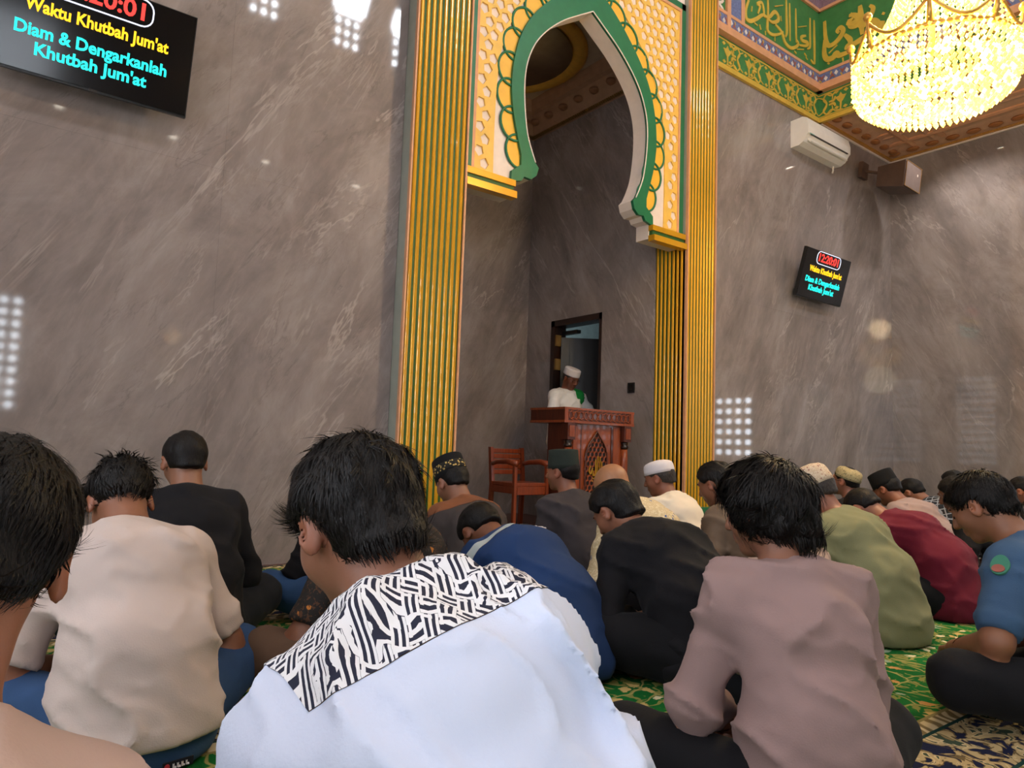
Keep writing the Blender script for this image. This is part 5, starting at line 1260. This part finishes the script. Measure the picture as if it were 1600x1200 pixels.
# speaker behind the lectern, facing the room
ip = at(899, 590, 1.0)-cC; ip = cC+ip*((1.58-.78)/ip[2])
d_im = float((ip-cC)@cF)
put('imam', px=(892, 592, d_im), shw=.185, w=1.2, yaw=PI+.05, lean=.06, hunch=.18, hpitch=.42, hyaw=-.05, pelvis=.92, legs='stand', hair='crop', hairmat=M_HAIRG, shirt=F_ROBE, trousers=F_ROBE, skin='#7a4632', h=.010, hf=.0042, group='speaker', glasses=True, handL=(-.2, .32, 1.14), handR=(.2, .32, 1.14), hdirL=(.2, .9, -.3), hdirR=(-.2, .9, -.3), moustache=False, label='preacher in white robe, white cap and green shoulder shawl reading at the lectern', cap=dict(kind='kufi', mat=F_CAPW, z0=.042, size=1.02), hemz=.10, longfront=True, hemflare=True, folds=.012)

# shirt pieces with a look of their own
def yoke(key, dz, name, mat, extra=(), nt=None):
    s = P[key]; J = s['J']; c = J['C7']-J['up']*dz; n = unit(J['up']*.9-J['fw']*.25) if nt is None else nt
    return cut_part(s['shirt_o'], [(Vector(c), Vector(n))]+list(extra), name, mat)
Jb = P['batik']['J']; yoke('batik', .07, 'yoke', F_BATIK, [(Vector(Jb['C7']-Jb['lat']*.178), Vector(Jb['lat'])), (Vector(Jb['C7']+Jb['lat']*.19), Vector(-Jb['lat']))]); yoke('goldcap', .06, 'yoke', F_RUST); yoke('edge', .09, 'yoke', fabric('beige_yoke', '#b99e93'), nt=unit(V3(0, -.2, 1)))
s = P['bluejacket']; J = s['J']; c0 = J['C7']-J['up']*.105; c1 = J['C7']-J['up']*.07
o = cut_part(s['shirt_o'], [(Vector(c0), Vector(J['up'])), (Vector(c1), Vector(-J['up']))], 'reflective_stripe', F_SILVER)
# white lettering on the jacket's shoulders
mb = MB()
fr_ = lambda u, v, w: tuple(J['C7']-J['up']*(.05-v)-J['fw']*(w+.108-abs(u)*.1)+J['lat']*u)
for u in np.arange(-.03, .15, .034):
    for dv in (0, .018): stroke(mb, [(u, dv), (u+.026, dv)], .007, fr_, .004, taper=False)
    stroke(mb, [(u+.004, 0), (u+.004, .018)], .006, fr_, .004, taper=False)
fixn(mb.build('white_lettering', F_CAPW, s['shirt_o']))
# green shawl over the preacher's left shoulder
s = P['imam']; J = s['J']
sw_ = torso(J, .030, 1.)
sfn_ = lambda Q: np.maximum(np.maximum(np.maximum(run(sw_, Q)-.004*vnoise(Q*np.array([40, 14, 10], f32), 3), -(Q[:, 0]+.185)), Q[:, 0]+.055), 1.08-Q[:, 2])
lo, hi = bounds(sw_, .03); v_, q_ = polygonise(sfn_, lo, hi, .009); to_mesh('shawl', v_, q_, F_SHAWL, s['root'])
mb = MB(); xs = np.linspace(-.17, -.065, 8)
# arm badge of the denim man
s = P['denim']; J = s['J']; a_, b_ = J['shL'], J['elL']; c = a_*.8+b_*.2; ax = unit(b_-a_); out_ = unit(V3(-1, .0, .1)-ax*(V3(-1, 0, .1)@ax)); sd_ = unit(np.cross(ax, out_))
fb = lambda u, v, w: tuple(c+out_*(.079+w-5*(u*u))+sd_*u-ax*v)
mb = MB(); plate(mb, [[(.027*math.cos(t), .036*math.sin(t)) for t in np.linspace(0, 2*PI, 25)[:-1]]], fb, .008); o = fixn(mb.build('arm_badge', fabric('badge_green', '#42806a'), s['shirt_o']))
mb = MB(); plate(mb, [[(.019*math.cos(t)+.002, .014*math.sin(t)-.015) for t in np.linspace(0, 2*PI, 13)[:-1]]], fb, .0105); fixn(mb.build('badge_emblem', fabric('badge_red', '#9c5c52'), o))
# label on the waistband below the cream polo's hem
s = P['polo']; J = s['J']
wl = lambda u, v, w: (u+.06, -.152-w+.9*(u+.06)**2*1.2, .045+v)
mb = MB(); plate(mb, [[(-.035, -.008), (.035, -.008), (.035, .010), (-.035, .010)]], wl, .004); o = fixn(mb.build('waist_label', F_NAVY, s['tr_o']))
mb = MB(); plate(mb, [[(-.026+.006*math.cos(t), .001+.006*math.sin(t)) for t in np.linspace(0, 2*PI, 13)[:-1]]], wl, .006); fixn(mb.build('label_dot', plain('label_red', '#b02a38', .5), o))
mb = MB()
for u in (-.012, -.002, .008, .018): stroke(mb, [(u, -.004), (u, .006)], .003, wl, .006, taper=False); stroke(mb, [(u, -.003), (u+.006, -.003)], .003, wl, .006, taper=False)
fixn(mb.build('label_marks', F_CAPW, o))
